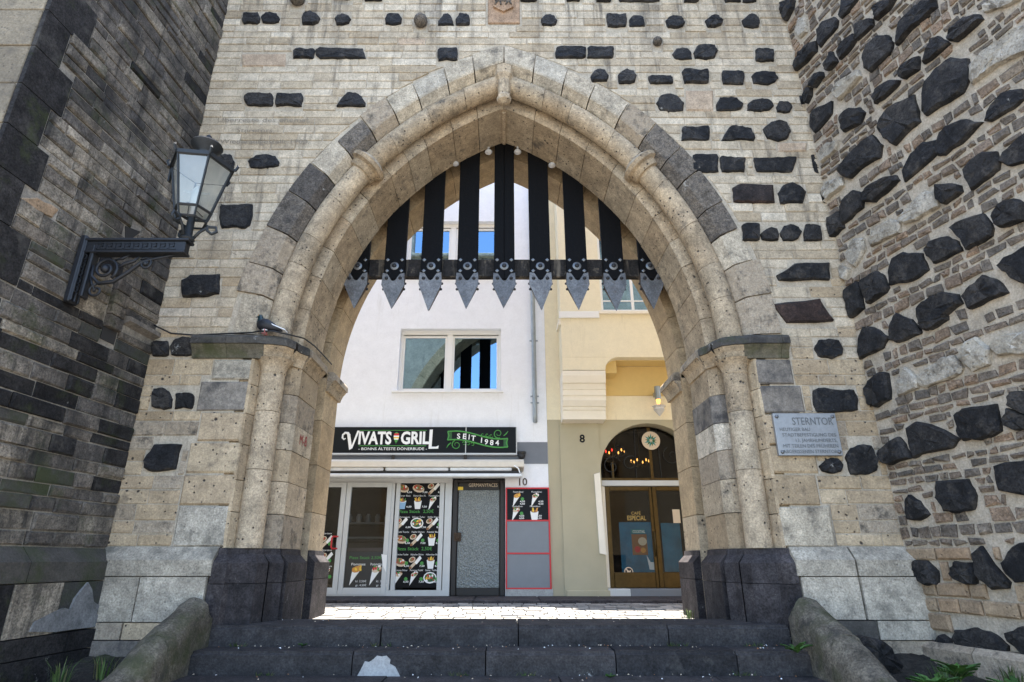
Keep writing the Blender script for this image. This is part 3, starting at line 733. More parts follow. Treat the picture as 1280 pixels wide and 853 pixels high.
    # gap fillers above the impost line are hidden by the impost; plan sweep for impost and plinth
def plan_sweep(path, prof, side, mat, name, parent, cap=True):
    """path [(w,Y)] plan polyline, solid lies behind it; prof [(offset, z)] bottom to top"""
    n = len(path); P_ = [Vector((w, y)) for w, y in path]; nrm = []
    for i in range(n):
        d0 = (P_[i]-P_[i-1]).normalized() if i > 0 else None
        d1 = (P_[i+1]-P_[i]).normalized() if i < n-1 else None
        n0 = Vector((d0.y, -d0.x)) if d0 else None; n1 = Vector((d1.y, -d1.x)) if d1 else None
        # outwards = towards smaller Y / smaller w
        def fix(v): return v if (v.y < -1e-6 or (abs(v.y) <= 1e-6 and v.x < 0)) else -v
        if n0 is None: m = fix(n1)
        elif n1 is None: m = fix(n0)
        else:
            a, b = fix(n0), fix(n1); m = (a+b); m.normalize(); m = m / max(0.5, m.dot(a))
        nrm.append(m)
    mb = MB(); k = len(prof); vs = []
    for i in range(n):
        for o, z in prof:
            q = P_[i] + nrm[i]*o; vs.append((side*q.x, q.y, z))
    back = [(prof[0][1]), (prof[-1][1])]
    fs = []
    for i in range(n-1):
        for a in range(k-1): fs.append((i*k+a, i*k+a+1, (i+1)*k+a+1, (i+1)*k+a))
    # top and bottom lids back to a line deep in the wall
    b0 = len(vs)
    for i in range(n):
        bw = max(P_[i].x + 0.12, 2.9) if P_[i].y > 6.9 else P_[i].x; by = max(P_[i].y + 0.12, 6.8)
        vs.append((side*bw, by, prof[0][1])); vs.append((side*bw, by, prof[-1][1]))
    for i in range(n-1):
        fs.append((i*k, (i+1)*k, b0+2*(i+1), b0+2*i)); fs.append((i*k+k-1, (i+1)*k+k-1, b0+2*(i+1)+1, b0+2*i+1))
    fs.append(tuple(range(k)) + (b0+1, b0)); fs.append(tuple((n-1)*k+a for a in range(k)) + (b0+2*(n-1)+1, b0+2*(n-1)))
    mb.add(vs, fs); return mb.build(name, mat, parent)
ZIM = ZI0 + 0.155
IMP = [(0.015,ZI0),(0.02,ZI0+0.03),(0.045,ZI0+0.09),(0.085,ZI0+0.14),(0.09,ZIM-0.002)]
IMT = [(0.112,ZIM),(0.112,ZI1-0.05),(0.095,ZI1-0.02),(0.06,ZI1)]
for side in (-1, 1):
    wo = 3.69 if side < 0 else 3.37
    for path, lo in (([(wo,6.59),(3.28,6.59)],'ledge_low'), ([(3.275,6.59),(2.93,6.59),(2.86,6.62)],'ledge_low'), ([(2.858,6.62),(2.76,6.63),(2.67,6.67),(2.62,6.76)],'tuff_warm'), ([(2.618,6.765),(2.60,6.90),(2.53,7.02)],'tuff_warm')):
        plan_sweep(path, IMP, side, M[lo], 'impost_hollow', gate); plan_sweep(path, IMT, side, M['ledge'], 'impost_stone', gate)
    for path in ([(2.53,7.024),(2.53,7.70)], [(2.50,8.02),(2.50,8.70)]):
        plan_sweep(path, IMP, side, M['tuff_warm'], 'impost_hollow', gate); plan_sweep(path, IMT, side, M['tuff_rough'], 'impost_stone', gate)
# --- dark basalt plinth of the portal
PLB = [(0.115,-0.72),(0.115,-0.235)]; PLT = [(0.115,-0.229),(0.115,-0.03),(0.03,0.055),(0.02,ZP)]
for side in (-1, 1):
    for path in ([(3.02,6.60),(2.93,6.60),(2.90,6.66)], [(2.898,6.664),(2.80,6.66),(2.69,6.72),(2.64,6.82)], [(2.638,6.824),(2.60,6.93),(2.53,7.03)],
                 [(2.53,7.034),(2.53,7.40)], [(2.53,7.404),(2.53,7.70)], [(2.53,8.02),(2.53,8.70)]):
        for pr in (PLB, PLT): plan_sweep(path, pr, side, M['basalt_cut'], 'plinth_stone', gate)
# --- pale plinth of the wall on both sides
def pl_block(u0, u1, z0, z1, proud, mat, sgn=1, chamf=0.0):
    zc = (z0+z1)/2; v = 0
    x0, x1 = u0, u1
    mb = MB()
    pr = [(D-proud,z0),(D-proud,z1-chamf),(D-proud*0.15,z1),(D+0.05,z1),(D+0.05,z0)] if chamf else [(D-proud,z0),(D-proud,z1),(D+0.05,z1),(D+0.05,z0)]
    mb.prism(pr, 'x', x0+0.005, x1-0.005)
    o = mb.build('plinth_block', mat, gate); return o
ZC0, ZC1 = -0.155, ZP+0.015
pl_block(-4.32,-3.0,ZC0,ZC1,0.13,M['tuff_white'],chamf=0.13)
pl_block(3.0,3.62,ZC0,ZC1,0.13,M['tuff_white'],chamf=0.13); pl_block(3.63,4.4,ZC0,ZC1,0.13,M['tuff_white'],chamf=0.13)
for a, b, z0, z1, m in ((-4.4,-3.72,-0.58,-0.165,'tuff_white'),(-3.71,-3.03,-0.58,-0.165,'tuff_white'),(-4.4,-3.8,-0.74,-0.59,'tuff_rough'),(-3.79,-3.0,-0.74,-0.59,'tuff_low'),(-4.4,-3.0,-1.0,-0.75,'tuff_dark'),
                        (3.03,3.62,-0.56,-0.165,'tuff_white'),(3.63,4.45,-0.56,-0.165,'tuff_white'),(3.0,3.7,-0.74,-0.57,'ledge'),(3.71,4.45,-0.74,-0.57,'tuff_white'),(3.0,4.45,-1.0,-0.75,'tuff_rough')):
    pl_block(a, b, z0, z1, U(0.125,0.15), M[m])
# --- inscription cut into the courses left of the arch
mb = MB()
for body, u, v, w in (('Überreste des ehemal.',330,154,1.28),('Sterntors,',320,167,0.52),('Wiederaufgestellt 1900.',331,181,1.22)):
    mb = MB(); x, z = px_front(u, v); put_text(mb, body, x, z, D-0.021, 0.075, w); mb.build('carved_line', M['engrave'], gate, recalc=False, kind='stuff')
# --- scratched mark on a left voussoir and the red scrawl on the jamb
mb = MB(); put_text(mb, '8-M', 0, 0, 0, 0.13, 0.26)
mb.v = [(-2.53+0.011, 7.36-x*1.0, 1.34+z-0.05*x) for x, y, z in mb.v]
mb.v = [(a, b, c) for a, b, c in mb.v]
mb.build('red_scrawl', M['graffiti'], gate, recalc=False)

# ------------------------------------------------------------------ LEFT PIER
pr_ = thing('stone_pier', 'sooty black and grey stone pier at the left, streaked with moss', 'buttress', (-5.0, 5.4, -0.95))
SPE = D - 4.22
xc = pier(SPE, 0, 0)[0]
body = MB(); body.prism([(pier(0,0,-0.005)[0], D+0.05),(pier(SPE,0,-0.005)[0], 4.226),(-7.2,4.226),(-7.2,8.69),(-4.9,8.69),(-4.9,D+0.05)], 'z', -1.7, 11.5); body.build('pier_core', M['mortar_pier'], pr_)
blk = []
ZPP = 0.11
qz = ZPP; i = 0
while qz < 11.2:                                     # dark quoins up the corner, long and short
    hq = 0.45*U(0.9,1.1); Lq = (0.50 if i % 2 else 0.30)*U(0.85,1.15)
    q = [(SPE-Lq, qz+0.005),(SPE+0.002, qz+0.005),(SPE+0.002, qz+hq-0.005),(SPE-Lq, qz+hq-0.005)]
    blk.append([(q[0][0],q[0][1]),(SPE+0.5,q[1][1]),(SPE+0.5,q[2][1]),q[3]])
    mb = MB(); mb.prism([(pier(SPE-Lq,0,0.012)[0], D-(SPE-Lq)),(pier(SPE,0,0.012)[0],4.21),(pier(SPE,0,-0.03)[0],4.21),(pier(SPE,0,-0.1)[0], D-(SPE-Lq))], 'z', qz+0.005, qz+hq-0.005)
    mb.build('quoin', M['pier_black'], pr_)
    x = pier(SPE,0,-0.035)[0]                        # pale front-face stones behind the quoins
    while x > -7.0:
        L = U(0.55,0.95); mb = MB(); mb.bevbox(max(x-L,-7.2), x-0.008, 4.205+U(0,0.012), 4.24, qz+0.005, qz+hq-0.005, 0.008)
        if x > -5.9: mb.build('face_stone', M['pier_front'], pr_)
        x -= L
    qz += hq; i += 1
# niche and worn gaps
nx = [px_pier(157,283), px_pier(176,290), px_pier(157,304)]
blk.append(nx); mb = MB(); mb.add([pier(a,b,0.004) for a,b in nx]+[pier(a,b,-0.02) for a,b in nx], [(0,1,2),(3,4,5),(0,1,4,3),(1,2,5,4),(2,0,3,5)]); mb.build('niche', M['slot'], pr_)
q = [px_pier(25,248), px_pier(45,247), px_pier(72,262), px_pier(65,272), px_pier(40,262)]
blk.append(q); rock_part(q, pier, M['rubble_block'], pr_, 'worn_stone', 0.015)
# small weathered ledge with a slot below it
a, b = px_pier(156,396), px_pier(197,415)
mb = MB(); zl = (a[1]+b[1])/2
mb.prism([(0.0,zl),(0.09,zl-0.02),(0.09,zl-0.07),(0.0,zl-0.11)], 'x', 0, 1)
s0, s1 = 0.0, a[0]
mb.v = [pier(s0+(s1-s0)*p[0], p[2], p[1]-0.01) for p in mb.v]; mb.build('weathering_ledge', M['tuff_dark'], pr_)
blk.append([(s0,zl-0.11),(s1,zl-0.11),(s1,zl),(s0,zl)])
q = [px_pier(126,425), px_pier(150,425), px_pier(152,345), px_pier(133,340)]
s0, s1 = px_pier(150,400)[0], px_pier(131,400)[0]; zA, zB = px_pier(140,430)[1], px_pier(140,345)[1]
blk.append([(s0,zA),(s1,zA),(s1,zB),(s0,zB)])
zz = splits(4, 0.1, zA+0.14, zB)
for k in range(4):
    mb = MB(); brick_mb(mb, pier, [(s0,zz[k]+0.004),(s1,zz[k]+0.004),(s1,zz[k+1]-0.004),(s0,zz[k+1]-0.004)], 0.06, 0.01, 0.004); mb.build('pilaster_stone', M['pier'], pr_)
mb = MB(); mb.add([pier(s,z,d) for d in (0.003,-0.02) for s,z in ((s0,zA),(s1,zA),(s1,zA+0.14),(s0,zA+0.14))], [(0,1,2,3),(4,5,6,7),(0,1,5,4),(1,2,6,5),(2,3,7,6),(3,0,4,7)]); mb.build('slot', M['slot'], pr_)
rows = rows_between(ZPP+0.005, 11.0, 0.140, 0.3)
quads = []
fill_rows(rows, lambda a, b: [((0.0,0.0),(SPE,SPE))], blk, (0.24,0.62), 0.012, quads)
def mat_pier(q):
    r = R_(); z = q[0][1]; s = q[0][0]
    dark = 0.03 + max(0, 0.48*(1 - abs(z-1.5)/1.7))
    return M['pier_black'] if r < dark*0.75 else M['pier_moss'] if r < dark*1.05 and z < 4 else M['pier']
emit_bricks(quads, pier, mat_pier, pr_, 'brick', 'upper_bricks', d=(0.0,0.026), c=0.014, j=0.011)
# plinth of the pier
def pier_block(s0, s1, z0, z1, proud, mat, chamf=0.0):
    p = [(proud,z0),(proud,z1-chamf),(0.01,z1),(-0.03,z1),(-0.03,z0)] if chamf else [(proud,z0),(proud,z1),(-0.03,z1),(-0.03,z0)]
    mb = MB(); mb.prism(p, 'x', s0+0.005, s1-0.005); mb.v = [pier(q[0], q[2], q[1]) for q in mb.v]; mb.build('plinth_block', mat, pr_)
for a, b in ((0.0,1.05),(1.05,2.0),(2.0,2.5)): pier_block(a, b, -0.19, ZPP, 0.13, M['pier_moss'], 0.13)
for a, b, m in ((0.0,0.62,'pier_moss'),(0.62,1.15,'pier'),(1.15,2.5,'pier_black')): pier_block(a, b, -0.63, -0.20, U(0.12,0.14), M[m])
for a, b, m in ((0.0,0.45,'pier_black'),(0.45,1.3,'pier_black'),(1.3,2.5,'pier')): pier_block(a, b, -0.80, -0.64, U(0.14,0.17), M[m])
pier_block(0.0, 2.5, -1.6, -0.81, 0.16, M['pier_black'])
q = [px_pier(u, v) for u, v in ((18,790),(24,778),(38,771),(50,765),(62,760),(70,762),(76,748),(84,738),(93,728),(98,737),(100,752),(107,757),(104,768),(112,772),(108,783),(80,786),(50,790))]
mb = MB(); n = len(q); mb.add([pier(a, b, 0.148) for a, b in q] + [pier(a, b, 0.10) for a, b in q], [tuple(range(n)), tuple(range(n,2*n))[::-1]] + [(i,(i+1) % n, n+(i+1) % n, n+i) for i in range(n)]); mb.build('plaster_patch', M['plaster_patch'], pr_)

# ------------------------------------------------------------------ RIGHT TOWER
tw = thing('stone_tower', 'rubble tower at the right, big black basalt stones between small tan bricks', 'tower', (5.4, 5.0, -0.95))
TS = 4.2
body = MB(); body.prism([(tower(0,0,-0.005)[0], D+0.05),(tower(TS,0,-0.005)[0], D-TS),(6.4, D-TS-0.7),(9.0,D-TS-0.7),(9.0,8.69),(4.9,8.69),(4.9,D+0.05)], 'z', -1.7, 11.5); body.build('tower_core', M['mortar_tower'], tw)
T1 = [[(75,15),(115,0),(135,5),(125,50),(95,105),(55,110),(55,80)],[(375,0),(450,0),(420,45),(375,95),(360,80)],
[(250,150),(275,110),(330,88),(350,105),(345,140),(265,235),(250,205)],[(440,130),(470,105),(525,97),(530,130),(450,203),(440,195)],
[(355,265),(375,215),(430,173),(442,205),(415,250),(365,298)],[(295,325),(325,262),(350,310),(320,350),(300,355)],
[(122,355),(165,265),(215,220),(243,210),(243,260),(200,310),(135,365)],[(220,415),(245,370),(275,362),(280,385),(240,440),(222,435)],
[(188,475),(205,440),(222,440),(220,480),(200,518),(190,510)],[(137,512),(182,497),(178,525),(150,570)],
[(215,575),(230,550),(320,510),(318,570),(240,665),(220,640)],[(365,590),(395,550),(460,540),(485,565),(465,620),(385,660),(365,620)],
[(478,280),(505,225),(550,185),(600,180),(625,215),(620,260),(520,360),(490,340)],[(535,45),(560,25),(590,5),(640,0),(610,50),(550,103),(548,70)],
[(655,225),(670,115),(740,45),(790,5),(840,5),(845,40),(800,90),(720,150)],[(672,350),(700,315),(757,285),(757,350),(690,397),(675,390)],
[(788,320),(800,265),(830,195),(860,185),(910,220),(890,245),(820,300)],[(910,185),(930,145),(990,90),(1060,77),(1075,100),(1040,135),(950,208),(915,205)],
[(535,490),(550,450),(600,410),(660,405),(655,425),(600,480),(545,520)],[(780,440),(850,345),(920,295),(1000,300),(1007,390),(975,465),(800,575),(780,550)],
[(557,640),(570,590),(610,545),(730,480),(745,540),(760,610),(690,670),(640,725),(590,690)],
[(355,852),(400,790),(470,715),(520,680),(570,730),(560,790),(480,835),(420,890),(380,880)],[(680,852),(720,770),(780,715),(845,705),(845,770),(800,815),(690,907)],
[(850,730),(865,665),(905,630),(970,605),(1070,615),(1000,690),(890,775),(860,778)],[(1095,605),(1105,560),(1175,470),(1270,450),(1280,500),(1230,545),(1120,608)],
[(1165,810),(1185,765),(1280,680),(1340,640),(1340,790),(1220,830)],[(985,850),(1020,805),(1080,765),(1145,762),(1160,810),(1155,850),(1100,895),(1025,950)],
[(208,800),(235,795),(243,850),(225,890),(212,840)]]
T1W = [[(140,150),(160,90),(190,95),(195,160),(160,190)],[(330,460),(355,420),(450,355),(465,385),(365,500),(345,490)],
[(1020,330),(1080,260),(1220,170),(1330,100),(1330,250),(1150,330),(1080,380),(1030,420)],[(1080,30),(1130,0),(1260,0),(1180,40),(1090,65)],[(260,760),(300,715),(355,705),(340,750),(270,815)]]
T2 = [[(485,170),(500,145),(570,100),(640,80),(655,105),(620,140),(540,210),(490,208)],[(370,235),(390,185),(430,155),(482,165),(475,240),(385,315),(372,300)],
[(283,330),(310,290),(365,260),(380,340),(300,405),(290,395)],[(845,165),(850,125),(910,120),(965,130),(973,160),(890,222),(855,200)],
[(915,340),(945,315),(1080,273),(1125,345),(1120,380),(1000,448),(980,400)],[(1140,290),(1170,220),(1235,197),(1290,215),(1290,300),(1170,338),(1145,315)],
[(787,445),(815,410),(900,385),(950,410),(970,455),(835,517),(800,480)],[(608,560),(625,495),(680,465),(770,470),(800,550),(720,605),(615,625)],
[(475,605),(550,560),(580,580),(605,640),(590,665),(510,718),(490,680)],[(372,680),(400,640),(450,613),(470,650),(480,740),(390,803),(385,760)],
[(1155,530),(1190,490),(1320,420),(1330,640),(1220,590)],[(985,685),(1030,630),(1085,580),(1150,605),(1200,665),(1100,705),(1020,745)],
[(757,745),(800,700),(880,665),(950,675),(970,720),(880,790),(800,850),(775,840)],[(613,845),(630,790),(650,770),(720,800),(765,860),(760,870),(650,912),(610,895)],
[(245,180),(255,180),(275,215),(270,230),(255,225)]]
T2W = [[(510,405),(535,345),(620,300),(660,320),(660,365),(560,415),(520,432)],[(657,295),(700,250),(790,160),(835,165),(855,235),(750,300),(690,318)],
[(275,160),(300,110),(370,90),(380,130),(300,200),(275,190)],[(400,460),(430,400),(480,395),(485,450),(440,530),(405,510)],[(345,560),(370,530),(410,550),(390,600),(355,600)]]
T3 = [[(457,95),(480,38),(530,40),(605,85),(575,140),(465,195)],[(770,10),(800,-20),(900,-20),(900,0),(820,50),(790,45)],[(500,345),(515,305),(565,265),(600,270),(612,395),(550,435),(515,425)],
[(947,475),(980,448),(1140,425),(1165,555),(1100,590),(985,603),(960,560)],[(1205,430),(1220,365),(1330,350),(1330,480)],[(1183,495),(1205,445),(1300,480),(1300,545),(1240,552),(1195,530)],
[(700,545),(750,513),(850,540),(955,595),(920,640),(790,665),(735,690),(715,620)],[(553,655),(655,588),(685,620),(720,690),(620,725),(575,715)],
[(1140,735),(1330,690),(1330,880),(1160,850)],[(850,810),(1000,800),(1040,880),(1030,945),(960,965),(890,955),(850,890)]]
T3W = [[(968,200),(990,120),(1050,90),(1115,150),(1110,220),(1030,255)],[(1118,130),(1180,80),(1330,45),(1330,165),(1160,180)],[(755,285),(800,245),(880,190),(930,180),(975,240),(960,270),(800,335),(765,325)],[(650,320),(690,240),(760,300),(750,340),(660,380)]]
T4 = [[(585,90),(600,65),(640,90),(680,145),(640,170),(595,165)],[(613,370),(625,340),(670,342),(715,385),(718,440),(670,442),(620,410)],
[(778,380),(795,345),(860,350),(885,410),(880,440),(840,440),(785,410)],[(870,315),(905,283),(930,320),(1020,430),(1015,455),(950,460),(890,400)],
[(992,350),(1040,285),(1130,250),(1130,430),(1050,430),(1000,380)],[(697,700),(740,653),(770,675),(800,745),(730,745),(700,735)],
[(790,670),(800,635),(880,625),(960,655),(1010,700),(1005,750),(900,762),(830,750)],[(1020,645),(1120,615),(1120,755),(1030,680)]]
blk = []
def tpoly(q, ox, oy, sc): return [px_tower(ox+a/sc, oy+b/sc) for a, b in q]
for lst, oy, sc, pale in ((T1,0,4,0),(T1W,0,4,1),(T2,200,4,0),(T2W,200,4,1),(T3,400,4,0),(T3W,400,4,1),(T4,600,3.372,0)):
    for q in lst:
        p = tpoly(q, 960, oy, sc); mx_s = sum(a for a, _ in p)/len(p); mz_s = sum(b for _, b in p)/len(p)
        p = [(max(mx_s+(a-mx_s)*1.05, 0.0), mz_s+(b-mz_s)*1.05) for a, b in p]
        blk.append(p)
        rock_part(p, tower, M['rubble_pale'] if pale else M['basalt'], tw, 'pale_rubble' if pale else 'basalt_stone', U(0.04,0.085) if not pale else U(0.04,0.07))
for _ in range(60):                                   # the same masonry goes on past the picture's edge
    s, z = U(0.3,4.0), U(-0.4,10.6); w, h = U(0.12,0.26), U(0.10,0.20)
    p = [(s+w*math.cos(a)*U(0.8,1.1), z+h*math.sin(a)*U(0.8,1.1)) for a in (0,0.8,1.6,2.4,3.2,4.0,4.8,5.6)]
    c = proj(*tower(s,z,0))
    if c and c[0] < 1330 and 40 > -c[1] - 60 and c[1] > -60: continue
    if any(abs(sum(a for a,_ in b)/len(b)-s) < 0.5 and abs(sum(d for _,d in b)/len(b)-z) < 0.38 for b in blk): continue
    blk.append(p); rock_part(p, tower, M['basalt'], tw, 'basalt_stone', U(0.06,0.1))
quads = []
fill_rows(rows_between(0.12, 10.9, 0.103, 0.3), lambda a, b: [((0.02,0.02),(TS,TS))], blk, (0.085,0.215), 0.030, quads, 0.055)
q2 = []
fill_rows(rows_between(-0.66, 0.12, 0.16, 0.2), lambda a, b: [((0.02,0.02),(TS,TS))], blk, (0.18,0.38), 0.018, q2, 0.06)
def shrink(q):                                         # uneven brick ends
    return [(p[0]+U(-0.015,0.015), p[1]+U(-0.014,0.014)) for p in q]
base_ids = set()
allq = [shrink(q) for q in quads if R_() > 0.04]
emit_bricks(allq, tower, lambda q: M['rubble_brick'], tw, 'brick', 'upper_bricks', d=(0.001,0.020), c=0.016, j=0.014)
emit_bricks(q2, tower, lambda q: M['rubble_block'], tw, 'base_block', 'far_base_blocks', limit=80, d=(0.005,0.025), c=0.016, j=0.008)
for k in range(6):                                     # low footing course
    s0 = 0.05 + k*0.55; mb = MB(); mb.prism([(0.14,-1.5),(0.14,-0.80),(0.08,-0.75),(-0.03,-0.75),(-0.03,-1.5)], 'x', s0, s0+0.54)
    mb.v = [tower(p[0], p[2], p[1]) for p in mb.v]; mb.build('footing_stone', M['tuff_rough'], tw)

# ------------------------------------------------------------------ PORTCULLIS
YB = 7.80
pc = thing('portcullis', 'black timber portcullis hanging in the arch with nine steel-tipped bars', 'portcullis', (0, YB, 3.4))
mb = MB(); mb.bevbox(-2.30, 2.30, YB+0.01, YB+0.12, 3.92, 4.21, 0.01); mb.build('crossbar', M['beam'], pc)
proto = {}
for k in range(-4, 5):
    x = k*0.537 + U(-0.004,0.004); w = 0.153
    if abs(k) <= 3: top = min(6.9, ZS + math.sqrt(max(0.01, 4.60**2 - (abs(x)+CX)**2)) + 0.15)
    else: top = ZS + math.sqrt(4.60**2 - (abs(x)+CX)**2) + 0.3
    mb = MB()
    if k == 0: mb.box(x-0.02, x+0.02, YB-0.07, YB-0.005, 3.85, top-0.01); mb.bevbox(x-w, x-0.003, YB-0.08, YB+0.0, 3.84, top, 0.006); mb.bevbox(x+0.003, x+w, YB-0.08, YB+0.0, 3.84, top, 0.006)
    else: mb.bevbox(x-w, x+w, YB-0.08, YB+0.0, 3.84, top, 0.006)
    bar = mb.build('bar', M['iron_black'], pc)
    # spike
    yf = YB-0.095; zt, zm, zb = 3.93+U(-0.008,0.008), 3.74+U(-0.012,0.012), 3.34+U(-0.03,0.02); tipx = U(-0.015,0.015)
    O = [(-0.158,zt),(-0.09,zt-0.015),(-0.03,zt-0.115),(0,zt-0.13),(0.03,zt-0.115),(0.09,zt-0.015),(0.158,zt),(0.168,zm),(tipx,zb),(-0.168,zm)]
    mb = MB(); n = len(O)
    vs = [(x+a, yf-0.008, b) for a, b in O] + [(x+a, YB+0.03, b) for a, b in O[:7]] + [(x+0.14, YB+0.03, zm-0.02),(x, YB-0.01, zb+0.06),(x-0.14, YB+0.03, zm-0.02)]
    mb.add(vs, [tuple(range(n))], 0); mb.add(vs, [(i,(i+1) % n, n+(i+1) % n, n+i) for i in range(n)], 1); mb.add(vs, [tuple(range(n,2*n))], 1)
    spk = mb.build('spike', [M['steel'], M['rust']], pc)
    def piece(key, name, par, pos, fn, mat):
        if key not in proto:
            m2 = MB(); fn(m2); o = m2.build(name, mat, None, smooth=True); COL.objects.unlink(o); proto[key] = o
        return inst(proto[key], name, pos, par)
    piece('disc', 'rivet_plate', bar, (x, YB-0.088, 4.05), lambda m: m.dome((0,0,0), 0.065, 0.014, 14, 2), M['rivet'])
    piece('big', 'rivet', bar, (x, YB-0.105, 4.05), lambda m: m.dome((0,0,0), 0.036, 0.03, 10, 3), M['rivet_dark'])
    for dx in (-0.105, 0.105):
        for dz in (3.97, 4.15): piece('stud', 'stud', bar, (x+dx, YB-0.09, dz), lambda m: m.dome((0,0,0), 0.03, 0.02, 4, 1), M['rivet'])
        piece('rv', 'rivet', spk, (x+dx*0.95, yf-0.018, 3.84), lambda m: m.dome((0,0,0), 0.028, 0.028, 9, 3), M['rivet_dark'])
    for sx in (-1, 1):
        for dz in (3.79, 3.70): piece('side', 'side_rivet', spk, (x+sx*(0.162 if dz > 3.75 else 0.150), YB-0.03, dz), lambda m: m.dome((0,0,0), 0.022, 0.022, 7, 2), M['rivet_dark'])
# ------------------------------------------------------------------ spotlights under the arch
for u, v, lb in ((569,204,'round white spotlight between the third and fourth bars from the left, high in the arch'),(610.6,189.5,'round white spotlight just left of the middle portcullis bar'),
                 (647,189.5,'round white spotlight just right of the middle portcullis bar'),(690,206,'round white spotlight between the sixth and seventh bars, high in the arch')):
    x, z = P(u, v, 7.69)
    t = thing('spotlight', lb, 'spotlight', (x, 7.69, z), 'spotlights under the arch')
    mb = MB(); mb.lathe((x,7.69,z-0.03), [(0.045,0),(0.058,0.010),(0.058,0.03),(0.045,0.045)], 14); mb.build('housing', M['alu'], t, smooth=True, angle=50)
    mb = MB(); mb.lathe((x,7.69,z-0.040), [(0.02,0),(0.045,0.007),(0.05,0.012)], 14); mb.build('lens', M['lampglass'], t, smooth=True)
    mb = MB(); mb.tube([(x,7.69,z+0.06),(x,7.70,z+0.16)], 0.02, 6); mb.build('stem', M['alu'], t)

# ------------------------------------------------------------------ WALL LANTERN
LY = 5.29; LX = -3.25
ln = thing('wall_lantern', 'old six-sided glass street lantern on a scrolled iron bracket', 'lantern', (LX, LY, 3.05))
wx = pier(D-LY, 0, 0.02)[0]
br = MB(); br.bevbox(wx, wx+0.06, LY-0.07, LY+0.07, 2.36, 3.10, 0.012)
for dy in (-0.05, 0, 0.05): br.tube([(wx+0.065,LY+dy,2.38),(wx+0.065,LY+dy,3.08)], 0.012, 6)
br.bevbox(wx+0.12, wx+0.16, LY-0.05, LY+0.05, 2.42, 3.0, 0.01)
bko = br.build('bracket_plate', M['iron'], ln)
mb = MB(); mb.bevbox(wx+0.05, LX+0.02, LY-0.045, LY+0.045, 2.925, 3.035, 0.006); mb.bevbox(wx+0.03, LX+0.05, LY-0.065, LY+0.065, 3.035, 3.065, 0.006); mb.bevbox(wx+0.05, LX+0.03, LY-0.06, LY+0.06, 2.90, 2.925, 0.006)
arm = mb.build('bracket_arm', M['iron'], ln)
mb = MB(); k = 0; x = wx+0.18                          # meander frieze
while x < LX-0.06:
    w = 0.09; y = LY-0.052
    for a, b, c, d in ((0,0.08,0.0,0.009),(0,0.009,0.0,0.07),(0,0.06,0.061,0.07),(0.051,0.06,0.028,0.07),(0.025,0.06,0.028,0.037)):
        mb.box(x+a, x+b, y, y+0.012, 2.94+c, 2.94+d)
    x += w
zz = 2.46
while zz < 2.86:
    y = LY-0.057
    for a, b, c, d in ((0,0.009,0,0.08),(0,0.05,0.0,0.009),(0.041,0.05,0,0.06),(0.02,0.05,0.051,0.06)):
        mb.box(wx+0.075+a*0.8, wx+0.075+b*0.8, y, y+0.012, zz+c, zz+d)
    zz += 0.09
mb.build('meander_frieze', M['iron'], arm, kind='stuff')
def spiral(cx, cz, r0, r1, a0, turns, n=22):
    return [(cx + (r0+(r1-r0)*i/n)*math.cos(a0+turns*2*math.pi*i/n), LY, cz + (r0+(r1-r0)*i/n)*math.sin(a0+turns*2*math.pi*i/n)) for i in range(n+1)]
mb = MB()
mb.tube(spiral(wx+0.29,2.74,0.13,0.03,-0.9,1.6), 0.016, 6)
mb.tube([(wx+0.16,LY,2.78),(wx+0.17,LY,2.66),(wx+0.26,LY,2.58),(wx+0.40,LY,2.60),(wx+0.52,LY,2.70),(wx+0.64,LY,2.82),(wx+0.78,LY,2.86),(wx+0.95,LY,2.90)], [0.016,0.018,0.02,0.02,0.02,0.018,0.015,0.01], 6)
mb.tube(spiral(wx+0.68,2.80,0.07,0.02,2.5,-1.4), 0.013, 6)
mb.tube(spiral(wx+0.25,2.50,0.075,0.015,1.7,1.3), 0.012, 6)
mb.tube([(wx+0.16,LY,2.66),(wx+0.19,LY,2.58),(wx+0.24,LY,2.50)], 0.012, 6)
mb.tube([(wx+0.40,LY,2.74),(wx+0.47,LY,2.80),(wx+0.56,LY,2.83),(wx+0.60,LY,2.88)], [0.01,0.02,0.016,0.008], 6)
mb.tube([(wx+0.36,LY,2.84),(wx+0.44,LY,2.86),(wx+0.50,LY,2.90)], [0.008,0.016,0.008], 6)
bm = bmesh.new(); bmesh.ops.create_icosphere(bm, subdivisions=2, radius=0.045); bmesh.ops.translate(bm, verts=bm.verts[:], vec=(wx+0.29,LY,2.74)); mb.bm(bm)
bm = bmesh.new(); bmesh.ops.create_icosphere(bm, subdivisions=1, radius=0.03); bmesh.ops.translate(bm, verts=bm.verts[:], vec=(wx+0.68,LY,2.80)); mb.bm(bm)
mb.build('scrollwork', M['iron'], ln, smooth=True)
mb = MB(); mb.lathe((LX,LY,3.06), [(0.06,0),(0.075,0.02),(0.055,0.05),(0.04,0.07),(0.035,0.3)], 10)
fo = mb.build('socket', M['lantern'], ln, smooth=True, angle=40)
mb = MB()
for a in (0.35, 2.45, 4.5):
    ca, sa = math.cos(a), math.sin(a)
    pts = [(0.05,3.10),(0.10,3.19),(0.17,3.26),(0.24,3.27),(0.255,3.22),(0.21,3.185),(0.165,3.215),(0.15,3.28)]
    mb.tube([(LX+r*ca, LY+r*sa, z) for r, z in pts], 0.016, 6)
mb.build('scroll_foot', M['lantern'], fo, smooth=True)
ZB0, ZB1 = 3.40, 3.95; A0 = math.radians(8)
def hexp(r, z, k, a0=A0): return (LX + r*math.cos(a0+k*math.pi/3), LY + r*math.sin(a0+k*math.pi/3), z)
rb, rt = 0.18, 0.305
mb = MB()
